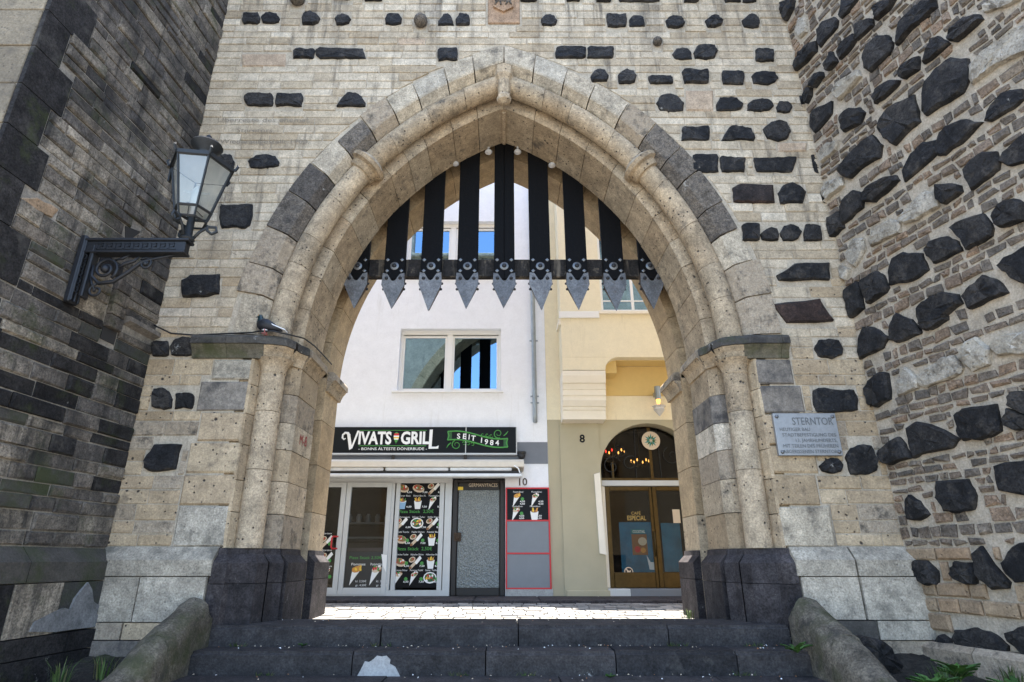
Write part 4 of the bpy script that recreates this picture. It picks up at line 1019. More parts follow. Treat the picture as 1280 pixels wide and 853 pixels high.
for k in range(6):
    mb.tube([hexp(rb,ZB0,k), hexp(rt,ZB1,k)], 0.013, 5)
    for r, z, th in ((rb,ZB0,0.016),(rt,ZB1,0.02),(0.15,3.29,0.013)): mb.tube([hexp(r,z,k), hexp(r,z,k+1)], th, 5)
    mb.tube([hexp(0.15,3.29,k), hexp(rb,ZB0,k)], 0.011, 5)
mb.build('lantern_frame', M['lantern'], ln)
for k in range(6):
    mb = MB(); mb.add([hexp(rb-0.004,ZB0,k),hexp(rb-0.004,ZB0,k+1),hexp(rt-0.004,ZB1,k+1),hexp(rt-0.004,ZB1,k)], [(0,1,2,3)]); mb.build('glass_pane', M['lglass'], ln, recalc=False)
mb = MB(); n = 6
for z, r in (): pass
prof = [(0.33,3.935),(0.335,3.975),(0.28,3.995),(0.19,4.045),(0.10,4.09)]
vs = [hexp(r,z,k) for r, z in prof for k in range(6)]; fs = []
for i in range(len(prof)-1):
    for k in range(6): fs.append((i*6+k, i*6+(k+1) % 6, (i+1)*6+(k+1) % 6, (i+1)*6+k))
fs.append(tuple(range(24,30))); mb.add(vs, fs)
for k in range(6): mb.tube([hexp(0.335,3.95,k),hexp(0.36,4.005,k),hexp(0.35,4.035,k)], [0.014,0.016,0.006], 5)
rf = mb.build('lantern_roof', M['lantern'], ln)
mb = MB(); mb.lathe((LX,LY,4.075), [(0.105,0),(0.085,0.02),(0.08,0.05),(0.085,0.075),(0.15,0.135),(0.165,0.165),(0.15,0.19),(0.08,0.215),(0.03,0.235)], 18); mb.build('vent_cap', M['lantern'], ln, smooth=True, angle=40)
mb = MB(); mb.lathe((LX,LY,4.30), [(0.025,0),(0.04,0.02),(0.04,0.035),(0.02,0.05),(0.03,0.07),(0.015,0.085),(0.005,0.10)], 10); mb.build('finial', M['lantern'], ln, smooth=True)
mb = MB(); mb.lathe((LX,LY,3.36), [(0.03,0),(0.03,0.12),(0.055,0.16),(0.05,0.30),(0.02,0.36)], 10); mb.tube([(LX-0.12,LY-0.02,3.64),(LX+0.12,LY+0.03,3.64)], 0.012, 5); mb.build('burner', M['alu'], ln, smooth=True, angle=40)
mb = MB(); mb.add([hexp(0.29,3.93,k) for k in range(6)], [(0,1,2,3,4,5)]); mb.build('reflector', M['white_trim'], ln, recalc=False)
# holding arm bent down on the left
mb = MB(); mb.bevbox(LX-0.34, LX-0.318, LY-0.02, LY+0.02, 3.78, 3.98, 0.004); mb.build('side_catch', M['lantern'], ln)

# ------------------------------------------------------------------ PLAQUE
pq = thing('plaque', 'grey metal plaque with raised lettering screwed to the wall right of the arch', 'plaque', (3.4, D-0.05, 1.3))
x0, z1 = P(965, 517, 6.55); x1, _ = P(1043, 517, 6.55); z0 = P(1000, 570, 6.55)[1]
mb = MB(); mb.bevbox(x0, x1, 6.535, 6.585, z0, z1, 0.006); mb.build('plate', M['plaque'], pq)
mb = MB(); yt = 6.530; H = z1-z0
put_text(mb, 'STERNTOR', x1-0.045, z1-0.135*1.0, yt, 0.085, 0.46, 'r', bold=0.0); mb.build('title_lettering', M['plaque_text'], pq, recalc=False)
for i, (t_, al, w) in enumerate((('HEUTIGER BAU','l',0.34),('STADTBEFESTIGUNG DES','r',0.60),('13. JAHRHUNDERTS,','r',0.46),('MIT TEILEN DES FRÜHEREN','r',0.61),('ABGERISSENEN STERNTORS','r',0.62))):
    mb = MB(); put_text(mb, t_, (x0+0.05) if al == 'l' else x1-0.04, z1-0.205-i*0.062, yt, 0.038, w, al)
    mb.build('line_of_lettering', M['plaque_text'], pq, recalc=False, kind='stuff')
sc = MB(); sc.dome((x0+0.04,6.533,z0+0.04), 0.022, 0.018, 10, 3); s0_ = sc.build('screw', M['rivet'], pq, smooth=True)
for a, b in ((x0+0.04,z1-0.04),(x1-0.04,z0+0.04),(x1-0.04,z1-0.04)):
    c = s0_.copy(); COL.objects.link(c); c.parent = pq; c.location = s0_.location + Vector((a-x0-0.04, 0, b-z0-0.04))

# ------------------------------------------------------------------ STEPS, COPINGS
st = thing('stone_steps', 'flight of dark basalt steps leading up through the arch', 'steps', (0, 6.0, GROUND))
YE = [6.44, 6.10, 5.76, 5.42, 5.08]; ZT = [TOPSTEP, -0.793, -0.99, -1.19, -1.39]
JU = [[476,648,836],[440,607,770,922],[480,700,900],[420,640,820],[500,720]]
for i in range(5):
    y0 = YE[i]; y1 = 7.15 if i == 0 else YE[i-1]+0.02
    zb = ZT[i+1]-0.03 if i < 4 else GROUND-0.05
    xs = [-2.90] + [P(u, 795 if i == 0 else 830, y0)[0] if i < 2 else (u-630)/735*5.2 for u in JU[i]] + [2.83]
    for a, b in zip(xs, xs[1:]):
        bm = bmesh.new(); bmesh.ops.create_cube(bm, size=1); zt = ZT[i] + U(-0.006,0.004); yf = y0 + U(-0.012,0.012)
        for v in bm.verts: v.co = ((a+b)/2 + v.co.x*(b-a-0.012), (yf+y1)/2 + v.co.y*(y1-yf), (zb+zt)/2 + v.co.z*(zt-zb))
        ed = [e for e in bm.edges if all(v.co.y < yf+0.01 for v in e.verts) and all(v.co.z > zt-0.01 for v in e.verts)]
        bmesh.ops.bevel(bm, geom=ed, offset=0.03, segments=3, affect='EDGES')
        mb = MB(); mb.bm(bm); mb.build('step_block', M['step'], st, smooth=True, angle=30)
pts = [(446,846),(451,837),(456,827),(461,828),(467,824),(471,820),(477,821),(483,820),(488,825),(487,830),(494,834),(500,846)]
pp = [P(u, v, YE[1]-0.016) for u, v in pts]
mb = MB(); mb.prism(pp, 'y', YE[1]-0.015, YE[1]+0.012); mb.build('mortar_patch', M['concrete'], st)
for side, xcen, lb in ((-1,-3.06,'mossy rounded stone coping sloping down left of the steps'),(1,2.99,'mossy rounded stone coping sloping down right of the steps')):
    cp = thing('stone_coping', lb, 'coping', (xcen, 5.6, GROUND), 'copings flanking the steps')
    def sec(y, z, e):                               # rounded-top cross-section, uneven
        w = 0.165; J = lambda: U(-0.012,0.012)
        return [(xcen-w, y, z-1.0),(xcen-w+J(), y, z-0.17+J())] + [(xcen - w*math.cos(a*math.pi/10)*e+J(), y+J(), z-0.17+0.19*math.sin(a*math.pi/10)*e+J()) for a in range(1,10)] + [(xcen+w+J(), y, z-0.17+J()),(xcen+w, y, z-1.0)]
    def run(y0, z0, y1, z1, n, name, end=False):
        mb = MB(); vs = []; k = 0
        for i in range(n+1):
            t = i/n; e = 0.80 if (end and i == 0) else 1.0
            s_ = sec(y0+(y1-y0)*t, z0+(z1-z0)*t - (0.05 if end and i == 0 else 0), e); k = len(s_); vs += s_
        fs = [tuple(range(k)), tuple(range(n*k, n*k+k))]
        for i in range(n):
            for a in range(k): fs.append((i*k+a, i*k+(a+1) % k, (i+1)*k+(a+1) % k, (i+1)*k+a))
        mb.add(vs, fs); mb.build(name, M['coping'], cp, smooth=True, angle=45)
    run(6.44, -0.33, 5.72, -0.63, 8, 'coping_stone', True); run(5.71, -0.64, 4.55, -1.28, 10, 'coping_stone')

# ------------------------------------------------------------------ GROUND: plaza, side banks, street
def sheet(name, x0, x1, y0, y1, fn, nx, ny, mat):
    mb = MB(); vs = []
    for j in range(ny+1):
        for i in range(nx+1):
            x = x0+(x1-x0)*i/nx; y = y0+(y1-y0)*j/ny; vs.append((x, y, fn(x, y)))
    mb.add(vs, [(j*(nx+1)+i, j*(nx+1)+i+1, (j+1)*(nx+1)+i+1, (j+1)*(nx+1)+i) for j in range(ny) for i in range(nx)])
    o = mb.build(name, mat, None, recalc=False); o['kind'] = 'structure'; return o
sheet('ground', -600, 600, -600, 600, lambda x, y: GROUND, 4, 4, M['plaza'])
def bank(x, y):
    t = min(1, max(0, (6.5-y)/3.2)); return -0.86 - 0.80*t + 0.05*math.sin(x*7+y*3)*math.cos(y*9) + U(-0.015,0.015)
sheet('bank', -5.6, -3.2, 3.1, 6.55, bank, 24, 34, M['soil'])
sheet('bank', 3.15, 6.0, 3.1, 6.55, bank, 28, 34, M['soil'])
def street_z(y): return STREET + 0.07*min(1, max(0, (y-8.0)/3.6))
mb = MB(); mb.add([(-60,7.14,STREET-0.02),(60,7.14,STREET-0.02),(60,FAC+0.2,street_z(FAC)-0.02),(-60,FAC+0.2,street_z(FAC)-0.02),(-60,7.14,-1.7),(60,7.14,-1.7),(60,60,-1.7),(-60,60,-1.7),(60,60,street_z(FAC)-0.02),(-60,60,street_z(FAC)-0.02)],
                  [(0,1,2,3),(3,2,8,9),(0,1,5,4),(9,8,6,7)])
street = mb.build('street', M['street']); street['kind'] = 'structure'
rows_s = []; y = 7.95
cnt = 0; rest = MB()
while y < 10.30:
    h = 0.2*U(0.95,1.05); x = -4.6 + U(-0.2,0)
    while x < 4.6:
        w = U(0.17,0.26); z = street_z(y) + U(-0.004,0.006)
        tgt = MB() if (abs(x+w/2) < 2.75 and y < 10.45 and cnt < 298) else rest
        tgt.add([(x+0.007,y+0.009,z-0.04),(x+w-0.007,y+0.009,z-0.04),(x+w-0.007,y+h-0.009,z-0.04),(x+0.007,y+h-0.009,z-0.04),
                 (x+0.010,y+0.010,z),(x+w-0.010,y+0.010,z),(x+w-0.010,y+h-0.010,z),(x+0.010,y+h-0.010,z)],
                [(4,5,6,7),(0,1,5,4),(1,2,6,5),(2,3,7,6),(3,0,4,7)])
        if tgt is not rest: tgt.build('paving_stone', M['sett'], street); cnt += 1
        x += w
    y += h
rest.build('far_paving_stones', M['sett'], street, kind='stuff')
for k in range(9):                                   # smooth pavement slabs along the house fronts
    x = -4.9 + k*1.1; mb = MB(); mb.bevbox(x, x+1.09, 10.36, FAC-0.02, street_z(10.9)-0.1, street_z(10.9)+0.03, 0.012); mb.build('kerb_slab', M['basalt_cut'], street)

# ------------------------------------------------------------------ WHITE HOUSE
def FX(u, v, Y=FAC): return P(u, v, Y)[0]
def FZ(v, Y=FAC): return P(630, v, Y)[1]
ZG = street_z(FAC) - 0.02
def holed_wall(mb, x0, x1, z0, z1, holes, y0, y1, mi=0):
    xs = sorted({x0,x1} | {c for h in holes for c in h[:2] if x0 < c < x1}); zs = sorted({z0,z1} | {c for h in holes for c in h[2:] if z0 < c < z1})
    for a, b in zip(xs, xs[1:]):
        for c, d in zip(zs, zs[1:]):
            mx, mz = (a+b)/2, (c+d)/2
            if any(h[0] < mx < h[1] and h[2] < mz < h[3] for h in holes): continue
            mb.add([(a,y0,c),(b,y0,c),(b,y0,d),(a,y0,d)], [(0,1,2,3)], mi); mb.add([(a,y1,c),(b,y1,c),(b,y1,d),(a,y1,d)], [(3,2,1,0)], mi)
    for h in holes + [(x0,x1,z0,z1)]:
        a, b, c, d = h
        c = max(c, z0)
        for e, f in (((a,c),(b,c)),((b,c),(b,d)),((b,d),(a,d)),((a,d),(a,c))):
            mb.add([(e[0],y0,e[1]),(f[0],y0,f[1]),(f[0],y1,f[1]),(e[0],y1,e[1])], [(0,1,2,3)], mi)
wh = thing('white_house', 'white rendered house with a kebab shop on its ground floor', 'house', (-3.0, FAC, ZG))
XB = FX(683, 500)
wz0, wz1 = FZ(489), FZ(411); wx0, wx1 = FX(498.5, 450), FX(626, 450)
HB = [(wx0,wx1,wz0,wz1),(wx0,wx1,wz0+2.63,wz1+2.63),(-6.9,-4.0,wz0,wz1),(-6.9,-4.0,wz0+2.63,wz1+2.63)]
shx1 = FX(631.5, 670); shz1 = FZ(597)
HB.append((-5.4, shx1, ZG-0.01, shz1))
mb = MB(); holed_wall(mb, -9.5, XB, ZG, 9.15, HB, FAC, FAC+0.35); mb.build('wall', M['white_wall'], wh, recalc=False)
mb = MB(); mb.box(-9.5, XB, FAC+2.9, FAC+3.2, ZG, 9.1); mb.box(-9.5,-9.3,FAC+0.36,FAC+2.9,ZG,9.1); mb.build('rear_wall', M['room'], wh)
mb = MB(); mb.prism([(FAC-0.10,9.15),(FAC-0.10,9.23),(FAC+5.0,12.0),(FAC+9.5,9.2),(FAC+9.5,9.15)], 'x', -9.5, XB-0.003); mb.build('roof', M['tile'], wh)
# windows
def window(x0, x1, z0, z1, parent):
    fr = MB(); y0 = FAC+0.12; y1 = FAC+0.19; t = 0.05; xm = (x0+x1)/2 - 0.02
    for a, b, c, d in ((x0,x1,z1-0.09,z1),(x0,x1,z0,z0+t),(x0,x0+0.05,z0+t,z1-0.09),(x1-0.05,x1,z0+t,z1-0.09),(xm-0.06,xm+0.06,z0+t,z1-0.09)):
        fr.bevbox(a, b, y0, y1, c, d, 0.006)
    w = fr.build('window', M['white_trim'], parent)
    for a, b in ((x0+0.05,xm-0.06),(xm+0.06,x1-0.05)):
        sash = MB()
        for p, q, r, s in ((a,b,z1-0.16,z1-0.115),(a,b,z0+t,z0+t+0.04),(a,a+0.04,z0+t+0.04,z1-0.16),(b-0.04,b,z0+t+0.04,z1-0.16)): sash.bevbox(p, q, y0+0.02, y1+0.01, r, s, 0.005)
        sash.build('sash', M['white_trim'], w)
        g = MB(); g.add([(a+0.03,y0+0.05,z0+t+0.03),(b-0.03,y0+0.05,z0+t+0.03),(b-0.03,y0+0.053,z1-0.14),(a+0.03,y0+0.053,z1-0.14)], [(0,1,2,3)]); g.build('pane', M['sky_tint_glass'], w, recalc=False)
    k = MB(); k.box(x0-0.02, x1+0.02, FAC+0.40, FAC+0.42, z0-0.02, z1+0.02); k.build('dark_backing', M['room'], w)  # dark board added behind the panes in place of an unlit room
    s = MB(); s.bevbox(x0-0.10, x1+0.05, FAC-0.06, FAC+0.13, z0-0.045, z0+0.002, 0.008); s.build('sill', M['white_trim'], w)
for h in HB[:4]: window(*h, wh)
# grey band and white upper pier piece beside the shop
mb = MB(); mb.box(-5.5, XB-0.004, FAC-0.012, FAC+0.02, FZ(580), FZ(553)); mb.build('fascia_band', M['grey_band'], wh)
mb = MB(); mb.bevbox(FX(632,742), XB+0.03, FAC-0.05, FAC+0.05, ZG, FZ(736), 0.01); mb.build('base_stone', M['concrete'], wh)
# shop front frames
sh_ = wh
YS = FAC+0.12
def px_box(mb, u0, u1, v0, v1, ya, yb, vm=None, b=0.006, mi=0):
    vm = vm or (v0+v1)/2
    mb.bevbox(FX(u0, vm, ya), FX(u1, vm, ya), ya, yb, FZ(v1, ya), FZ(v0, ya), b, mi)
zt_, zb_ = FZ(599,YS), ZG+0.02
def fx(u): return FX(u, 672, YS)
mb = MB(); mb.box(-5.4, fx(563.5), YS+0.02, YS+0.10, FZ(604,YS), shz1+0.02); mb.build('head_rail', M['alu'], sh_)
mb = MB(); mb.box(-5.4, fx(563.5), YS-0.01, YS+0.10, zb_-0.03, FZ(738,YS)); mb.build('bottom_rail', M['alu'], sh_)
fr = MB()
for u0, u1 in ((554.5,563.5),(547.8,553.6),(491.5,497),(484,490)): px_box(fr, u0, u1, 604, 738, YS, YS+0.09, 672)
fr.build('mullion', M['alu'], sh_)
# door leaf with red handle
dl = MB()
for u0, u1, v0, v1 in ((428,434,603,744),(480,486,603,744)): px_box(dl, u0, u1, v0, v1, YS-0.02, YS+0.05, 672)
for v0, v1 in ((603,609),(735,744)): px_box(dl, 434, 480, v0, v1, YS-0.02, YS+0.05, 672)
dr = dl.build('door', M['alu'], sh_)
mb = MB(); px_box(mb, 434, 480, 609, 735, YS+0.01, YS+0.02, 672, 0.001); mb.build('door_glass', M['glass'], dr)
dl = MB()
for u0, u1, v0, v1 in ((421,427.4,603,744),(380,386,603,744)): px_box(dl, u0, u1, v0, v1, YS-0.02, YS+0.05, 672)
for v0, v1 in ((603,609),(735,744)): px_box(dl, 386, 421, v0, v1, YS-0.02, YS+0.05, 672)
dr2 = dl.build('door', M['alu'], sh_)
mb = MB(); px_box(mb, 386, 421, 609, 735, YS+0.01, YS+0.02, 672, 0.001); mb.build('door_glass', M['glass'], dr2)
hx = FX(416,678,YS); hz0, hz1 = FZ(686,YS), FZ(671,YS)
mb = MB(); mb.tube([(hx+0.10,YS-0.03,hz1),(hx+0.02,YS-0.09,hz1),(hx,YS-0.09,hz1-0.03),(hx,YS-0.09,hz0+0.03),(hx+0.02,YS-0.09,hz0),(hx+0.10,YS-0.03,hz0)], 0.016, 6); mb.build('door_handle', M['red_print'], dr2, smooth=True)
mb = MB(); mb.box(-5.4, fx(386)-0.3, YS+0.03, YS+0.04, ZG, shz1); mb.build('side_pane', M['glass'], sh_)
# shop interior
mb = MB(); xr0, xr1, yr = -5.4, shx1, FAC+2.88
mb.add([(xr0,FAC+0.36,ZG),(xr1,FAC+0.36,ZG),(xr1,yr,ZG),(xr0,yr,ZG),(xr0,FAC+0.36,shz1+0.1),(xr1,FAC+0.36,shz1+0.1),(xr1,yr,shz1+0.1),(xr0,yr,shz1+0.1)], [(0,1,2,3),(4,5,6,7),(0,3,7,4),(1,2,6,5),(2,3,7,6)])
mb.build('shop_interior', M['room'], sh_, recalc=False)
mb = MB(); mb.bevbox(-3.6, -2.0, FAC+1.2, FAC+1.8, ZG, ZG+1.0, 0.01); mb.bevbox(-3.65,-1.95,FAC+1.1,FAC+1.85,ZG+1.0,ZG+1.05,0.01); mb.build('counter', M['wood'], sh_)
mb = MB(); mb.bevbox(-3.4,-2.2,FAC+1.25,FAC+1.7,ZG+1.06,ZG+1.10,0.005); mb.bevbox(-3.4,-2.2,FAC+1.3,FAC+1.7,ZG+1.36,ZG+1.39,0.005)
for q in range(6): mb.lathe((-3.3+q*0.2,FAC+1.5,ZG+1.39), [(0.05,0),(0.06,0.12),(0.03,0.18)], 8)
mb.build('display_case', M['grey_panel'], sh_)

# printed food pictures
PR = ['white_print','green_print','red_print','yellow_print','orange_print','brown_print','beige_print','blue_print','dkgreen_print','sign_black']
PM = [M[k] for k in PR]; IX = {k: i for i, k in enumerate(PR)}
def food(mb, kind, x, z, r, y):
    I = IX
    def el(dx, dz, a, b, rot, c, n=12, k=0.0):
        ca, sa = math.cos(rot), math.sin(rot)
        mb.poly([(x + dx*r + (a*r*math.cos(t)*ca - b*r*math.sin(t)*sa), z + dz*r + (a*r*math.cos(t)*sa + b*r*math.sin(t)*ca)) for t in [2*math.pi*i/n for i in range(n)]], y - k, I[c])
    def pl(pts, c, k=0.0): mb.poly([(x+a*r, z+b*r) for a, b in pts], y - k, I[c])
    if kind == 'pocket':
        el(0,-0.05,1.0,0.62,-0.25,'beige_print'); el(0.02,0.08,0.85,0.45,-0.25,'brown_print',k=0.0006)
        for i in range(9): el(U(-0.65,0.65),U(-0.1,0.35),0.17,0.12,U(0,3),('red_print','green_print','orange_print','white_print')[i % 4],6,0.0012+i*0.0001)
    elif kind == 'wrap':
        pl([(-0.9,-0.75),(-0.55,-1.0),(1.0,0.55),(0.7,0.95)],'beige_print'); pl([(-0.1,-0.1),(0.25,-0.35),(1.0,0.55),(0.7,0.95)],'white_print',0.0006)
        el(-0.5,0.35,0.55,0.4,0.5,'beige_print',k=0.0003); el(-0.5,0.38,0.38,0.27,0.5,'brown_print',k=0.0009); el(-0.72,-0.85,0.24,0.18,0.7,'brown_print',k=0.0009)
        el(-0.4,0.42,0.14,0.1,0,'red_print',6,0.0014); el(-0.62,0.35,0.12,0.09,0,'green_print',6,0.0014)
    elif kind in ('cup','bluecup'):
        pl([(-0.62,0.25),(-0.42,-1.0),(0.42,-1.0),(0.62,0.25)],'blue_print' if kind == 'bluecup' else 'white_print')
        el(0,0.25,0.62,0.22,0,'white_print',k=0.0005); el(0,0.32,0.52,0.2,0,'brown_print',k=0.0009)
        for i in range(7):
            a = U(-0.4,0.4); pl([(a-0.06,0.25),(a+0.06,0.25),(a*1.3+0.07,U(0.55,0.95)),(a*1.3-0.07,U(0.5,0.9))],('orange_print','yellow_print','green_print','brown_print')[i % (2 if kind=='cup' else 4)],0.0013+i*0.0001)
    elif kind in ('cone','fries'):
        pl([(-0.75,-1.15),(-0.55,0.25),(0.45,0.55)],'white_print')
        pl([(-0.75,-1.15),(0.0,-0.05),(0.45,0.55)],'beige_print',0.0004)
        el(-0.05,0.5,0.55,0.32,0.3,'orange_print' if kind == 'fries' else 'beige_print',k=0.0008)
        for i in range(8):
            c = ('yellow_print','orange_print')[i % 2] if kind == 'fries' else ('brown_print','red_print','white_print','green_print')[i % 4]
            el(-0.05+U(-0.42,0.42),0.55+U(-0.2,0.3),0.18,0.12,U(0,3),c,6,0.0012+i*0.0001)
    elif kind == 'plate':
        el(0,0,1.0,0.8,0,'white_print'); el(0,0.03,0.82,0.62,0,'dkgreen_print',k=0.0006)
        for i in range(16): el(U(-0.6,0.6),U(-0.4,0.45),0.2,0.14,U(0,3),('yellow_print','orange_print','brown_print','white_print','green_print','red_print')[i % 6],6,0.0010+i*0.0001)
def caption(mb, x, z, y, w, s):
    put_text(mb, s, x, z, y, 0.030, w, 'c', IX['white_print'])
def price(mb, x, z, y, s, c='white_print'): put_text(mb, s, x, z, y, 0.030, 0.095, 'c', IX[c], bold=0.02)
def veg(mb, x, z, y):
    mb.disc(x, z, 0.033, y, IX['green_print'], 10)
# big black menu board in the window
mn = thing('menu_board', 'tall black menu poster with three columns of kebab pictures in the shop window', 'menu', (FX(524,670,YS), YS, ZG))
bx0, bx1 = fx(497.5), fx(547.5); bz0, bz1 = FZ(735,YS), FZ(600,YS)
mb = MB(); mb.box(bx0, bx1, YS+0.03, YS+0.05, bz0, bz1); mb.build('poster_panel', M['black_panel'], mn)
mp_ = MB(); yp = YS+0.027
def mz(zpx): return FZ(590 + zpx/5.02, YS)
def mx_(xpx, zpx): return FX(400 + xpx/5.02, 590+zpx/5.02, YS)
GRID = [(102,['pocket','pocket','wrap'],55,'a'),(193,['bluecup','cup','cone'],148,'b'),(322,['wrap','plate','wrap'],282,'c'),(422,['pocket','wrap','cup'],376,'d'),(566,['pocket','wrap','cup'],518,'e'),(665,['cone','cone','plate'],617,'f')]
CAP = {'a':['Döner Tasche','Döner XL','Dürüm Döner'],'b':['Döner Box','Döner Box XL','Pommdöner'],'c':['Lahmacun','Döner Teller','Köfte Dürüm'],'d':['Falafel Tasche','Falafel Dürüm','Falafel Box'],'e':['Hähnchen Tasche','Hähnchen Dürüm','Hähnchen Box'],'f':['Pommes Döner','Pommes Falafel','Salat Teller']}
for zpx, kinds, zc, key in GRID:
    tilt = (zpx-55)*0.045
    for c, kd in enumerate(kinds):
        mp_ = MB(); X = mx_(522 - tilt + c*97, zpx); Z = mz(zpx)
        food(mp_, kd, X, Z, 0.118 if kd != 'plate' else 0.125, yp)
        caption(mp_, X+0.03, mz(zc+6), yp-0.002, 0.24, CAP[key][c])
        price(mp_, X+0.13, mz(zpx+30), yp-0.0035, ('6,50','7,50','8,00')[c])
        if key in 'cdef' and not (key == 'c' and c < 2): veg(mp_, X+0.125, mz(zpx+8), yp-0.003)
        mp_.build('food_picture', PM, mn, recalc=False)
for zpx, pr_t in ((257,'2,50€'),(492,'2,50€')):
    mp_ = MB(); put_text(mp_, 'Pizza Stück', mx_(568-(zpx-55)*0.045, zpx), mz(zpx), yp-0.002, 0.052, 0.42, 'c', IX['green_print'], bold=0.01)
    put_text(mp_, pr_t, mx_(688-(zpx-55)*0.045, zpx), mz(zpx), yp-0.002, 0.06, 0.2, 'c', IX['green_print'], bold=0.01)
    mp_.build('price_line', PM, mn, recalc=False)
# half-height sticker on the door glass, and strip on the left leaf
mn2 = thing('menu_sticker', 'smoky menu film with two paper cones on the shop door glass', 'menu', (FX(456,710,YS), YS, ZG))
sx0, sx1 = fx(434.6), fx(479.5)
mb = MB(); mb.box(sx0, sx1, YS+0.004, YS+0.007, FZ(735,YS), FZ(690,YS)); mb.build('film', M['film'], mn2)
mb = MB(); mb.box(sx0, sx1, YS+0.002, YS+0.006, FZ(689.5,YS), FZ(685,YS)); mb.build('edge_strip', M['wood'], mn2)
for kd, u in (('fries',446),('cone',471)):
    mb = MB(); food(mb, kd, FX(u,718,YS), FZ(718,YS), 0.17, YS+0.001); mb.build('food_picture', PM, mn2, recalc=False)
mb = MB()
put_text(mb, 'Pizza Stück 2,50€', FX(457,698,YS), FZ(699,YS), YS+0.001, 0.05, 0.6, 'c', IX['green_print'])
for u, t_ in ((448,'Pommes'),(472,'Pommdöner')): put_text(mb, t_, FX(u,706,YS), FZ(707,YS), YS+0.001, 0.045, 0.26, 'c', IX['white_print'])
for u in (453,479): 
    for v, t_ in ((728,'kl. 3,50€'),(733,'gr. 4,50€')): put_text(mb, t_, FX(u-2,v,YS), FZ(v,YS), YS-0.001, 0.035, 0.2, 'c', IX['white_print'])
mb.build('small_print', PM, mn2, recalc=False, kind='stuff')
mb = MB(); px = [(FX(477,693,YS),FZ(693,YS)),(FX(484,694,YS),FZ(694,YS)),(FX(483,716,YS),FZ(716,YS)),(FX(479,708,YS),FZ(708,YS))]
mb.poly(px, YS-0.024); o = mb.build('torn_paper', M['white_print'], mn2, recalc=False)
mn3 = thing('menu_strip', 'narrow black menu strip behind the red-handled shop door', 'menu', (FX(409,700,YS), YS, ZG))
mb = MB(); mb.box(fx(396), fx(414), YS+0.003, YS+0.007, FZ(735,YS), FZ(664,YS)); mb.build('strip', M['black_panel'], mn3)
for v, k in ((677,'wrap'),(698,'wrap'),(718,'cone')):
    mb = MB(); food(mb, k, FX(408,v,YS), FZ(v,YS), 0.12, YS+0.001); veg(mb, FX(412,v+3,YS), FZ(v+3,YS), YS-0.001); caption(mb, FX(408,v-10,YS), FZ(v-9,YS), YS, 0.2, 'Dürüm')
    mb.build('food_picture', PM, mn3, recalc=False)

# dark brown house door
YD = FAC+0.16
fr = MB(); dxa, dxb = FX(565,675,YD), FX(631,675,YD)
zt, zb = FZ(600,YD), ZG+0.03
for a, b, c, d in ((dxa,dxa+0.09,zb,zt),(dxb-0.09,dxb,zb,zt),(dxa+0.09,dxb-0.09,zt-0.06,zt)): fr.bevbox(a, b, YD-0.04, YD+0.06, c, d, 0.008)
hd = fr.build('house_door', M['brown'], wh)
gx0, gx1 = FX(572,675,YD), FX(624,675,YD); gz0, gz1 = FZ(735,YD), FZ(613,YD)
lf = MB()
for a, b, c, d in ((dxa+0.092,gx0,zb,zt-0.062),(gx1,dxb-0.092,zb,zt-0.062),(gx0,gx1,zb,gz0),(gx0,gx1,gz1,zt-0.062)): lf.bevbox(a, b, YD-0.02, YD+0.04, c, d, 0.006)
leaf = lf.build('door_leaf', M['brown'], hd)
mb = MB(); mb.box(gx0+0.002, gx1-0.002, YD, YD+0.012, gz0+0.002, gz1-0.002); mb.build('rippled_pane', M['rippled'], hd)
mb = MB(); u = FX(572,672,YD); mb.bevbox(u-0.07, u+0.07, YD-0.05, YD-0.021, FZ(677,YD), FZ(666,YD), 0.008); mb.bevbox(u-0.03,u+0.04,YD-0.09,YD-0.052,FZ(674,YD),FZ(669,YD),0.008); mb.build('lock_plate', M['rust'], hd)
mb = MB(); put_text(mb, 'GERMANYFACES', FX(604,608,YD), FZ(609,YD), YD-0.0225, 0.07, 0.56); mb.build('door_lettering', M['beige_print'], hd, recalc=False)
mb = MB(); mb.box(FX(571,610,YD), FX(579,610,YD), YD-0.025, YD-0.021, FZ(613,YD), FZ(609,YD)); mb.build('name_sticker', M['yellow_print'], hd)

# menu panels framed in red on the pier
rp_ = thing('red_framed_panels', 'three stacked panels in a red frame beside the brown door, menu on top', 'display panel', (FX(660,670), FAC-0.03, FZ(736)))
rx0, rx1 = FX(632,672,FAC-0.03), FX(688,672,FAC-0.03); YR = FAC-0.04
zz = [FZ(736,YR), FZ(692,YR), FZ(651,YR), FZ(610.5,YR)]
fr = MB(); t = 0.028
for z in zz: fr.bevbox(rx0, rx1, YR-0.01, YR+0.03, z-t/2, z+t/2, 0.004)
for x in (rx0+t/2, rx1-t/2): fr.bevbox(x-t/2, x+t/2, YR-0.012, YR+0.028, zz[0]+t/2, zz[3]-t/2, 0.004)
fr.build('red_frame', M['red_print'], rp_)
for i in range(3):
    mb = MB(); mb.box(rx0+t, rx1-t, YR+0.005, YR+0.03, zz[i]+t/2, zz[i+1]-t/2); mb.build('panel', M['sign_black'] if i == 2 else M['grey_panel'], rp_)
yq = YR+0.003
for u, v, k in ((647,624,'fries'),(670,624,'cone'),(646,642,'cone'),(668,642,'cup')):
    mb = MB(); food(mb, k, FX(u,v,YR), FZ(v,YR), 0.125, yq); caption(mb, FX(u+1,v-9,YR), FZ(v-8,YR), yq, 0.2, 'Pommdöner')
    for dv in (4,7): price(mb, FX(u+6,v+dv,YR), FZ(v+dv,YR), yq-0.002, '4,50')
    if u < 650: veg(mb, FX(u+6,v,YR), FZ(v,YR), yq-0.001)
    mb.build('food_picture', PM, rp_, recalc=False)
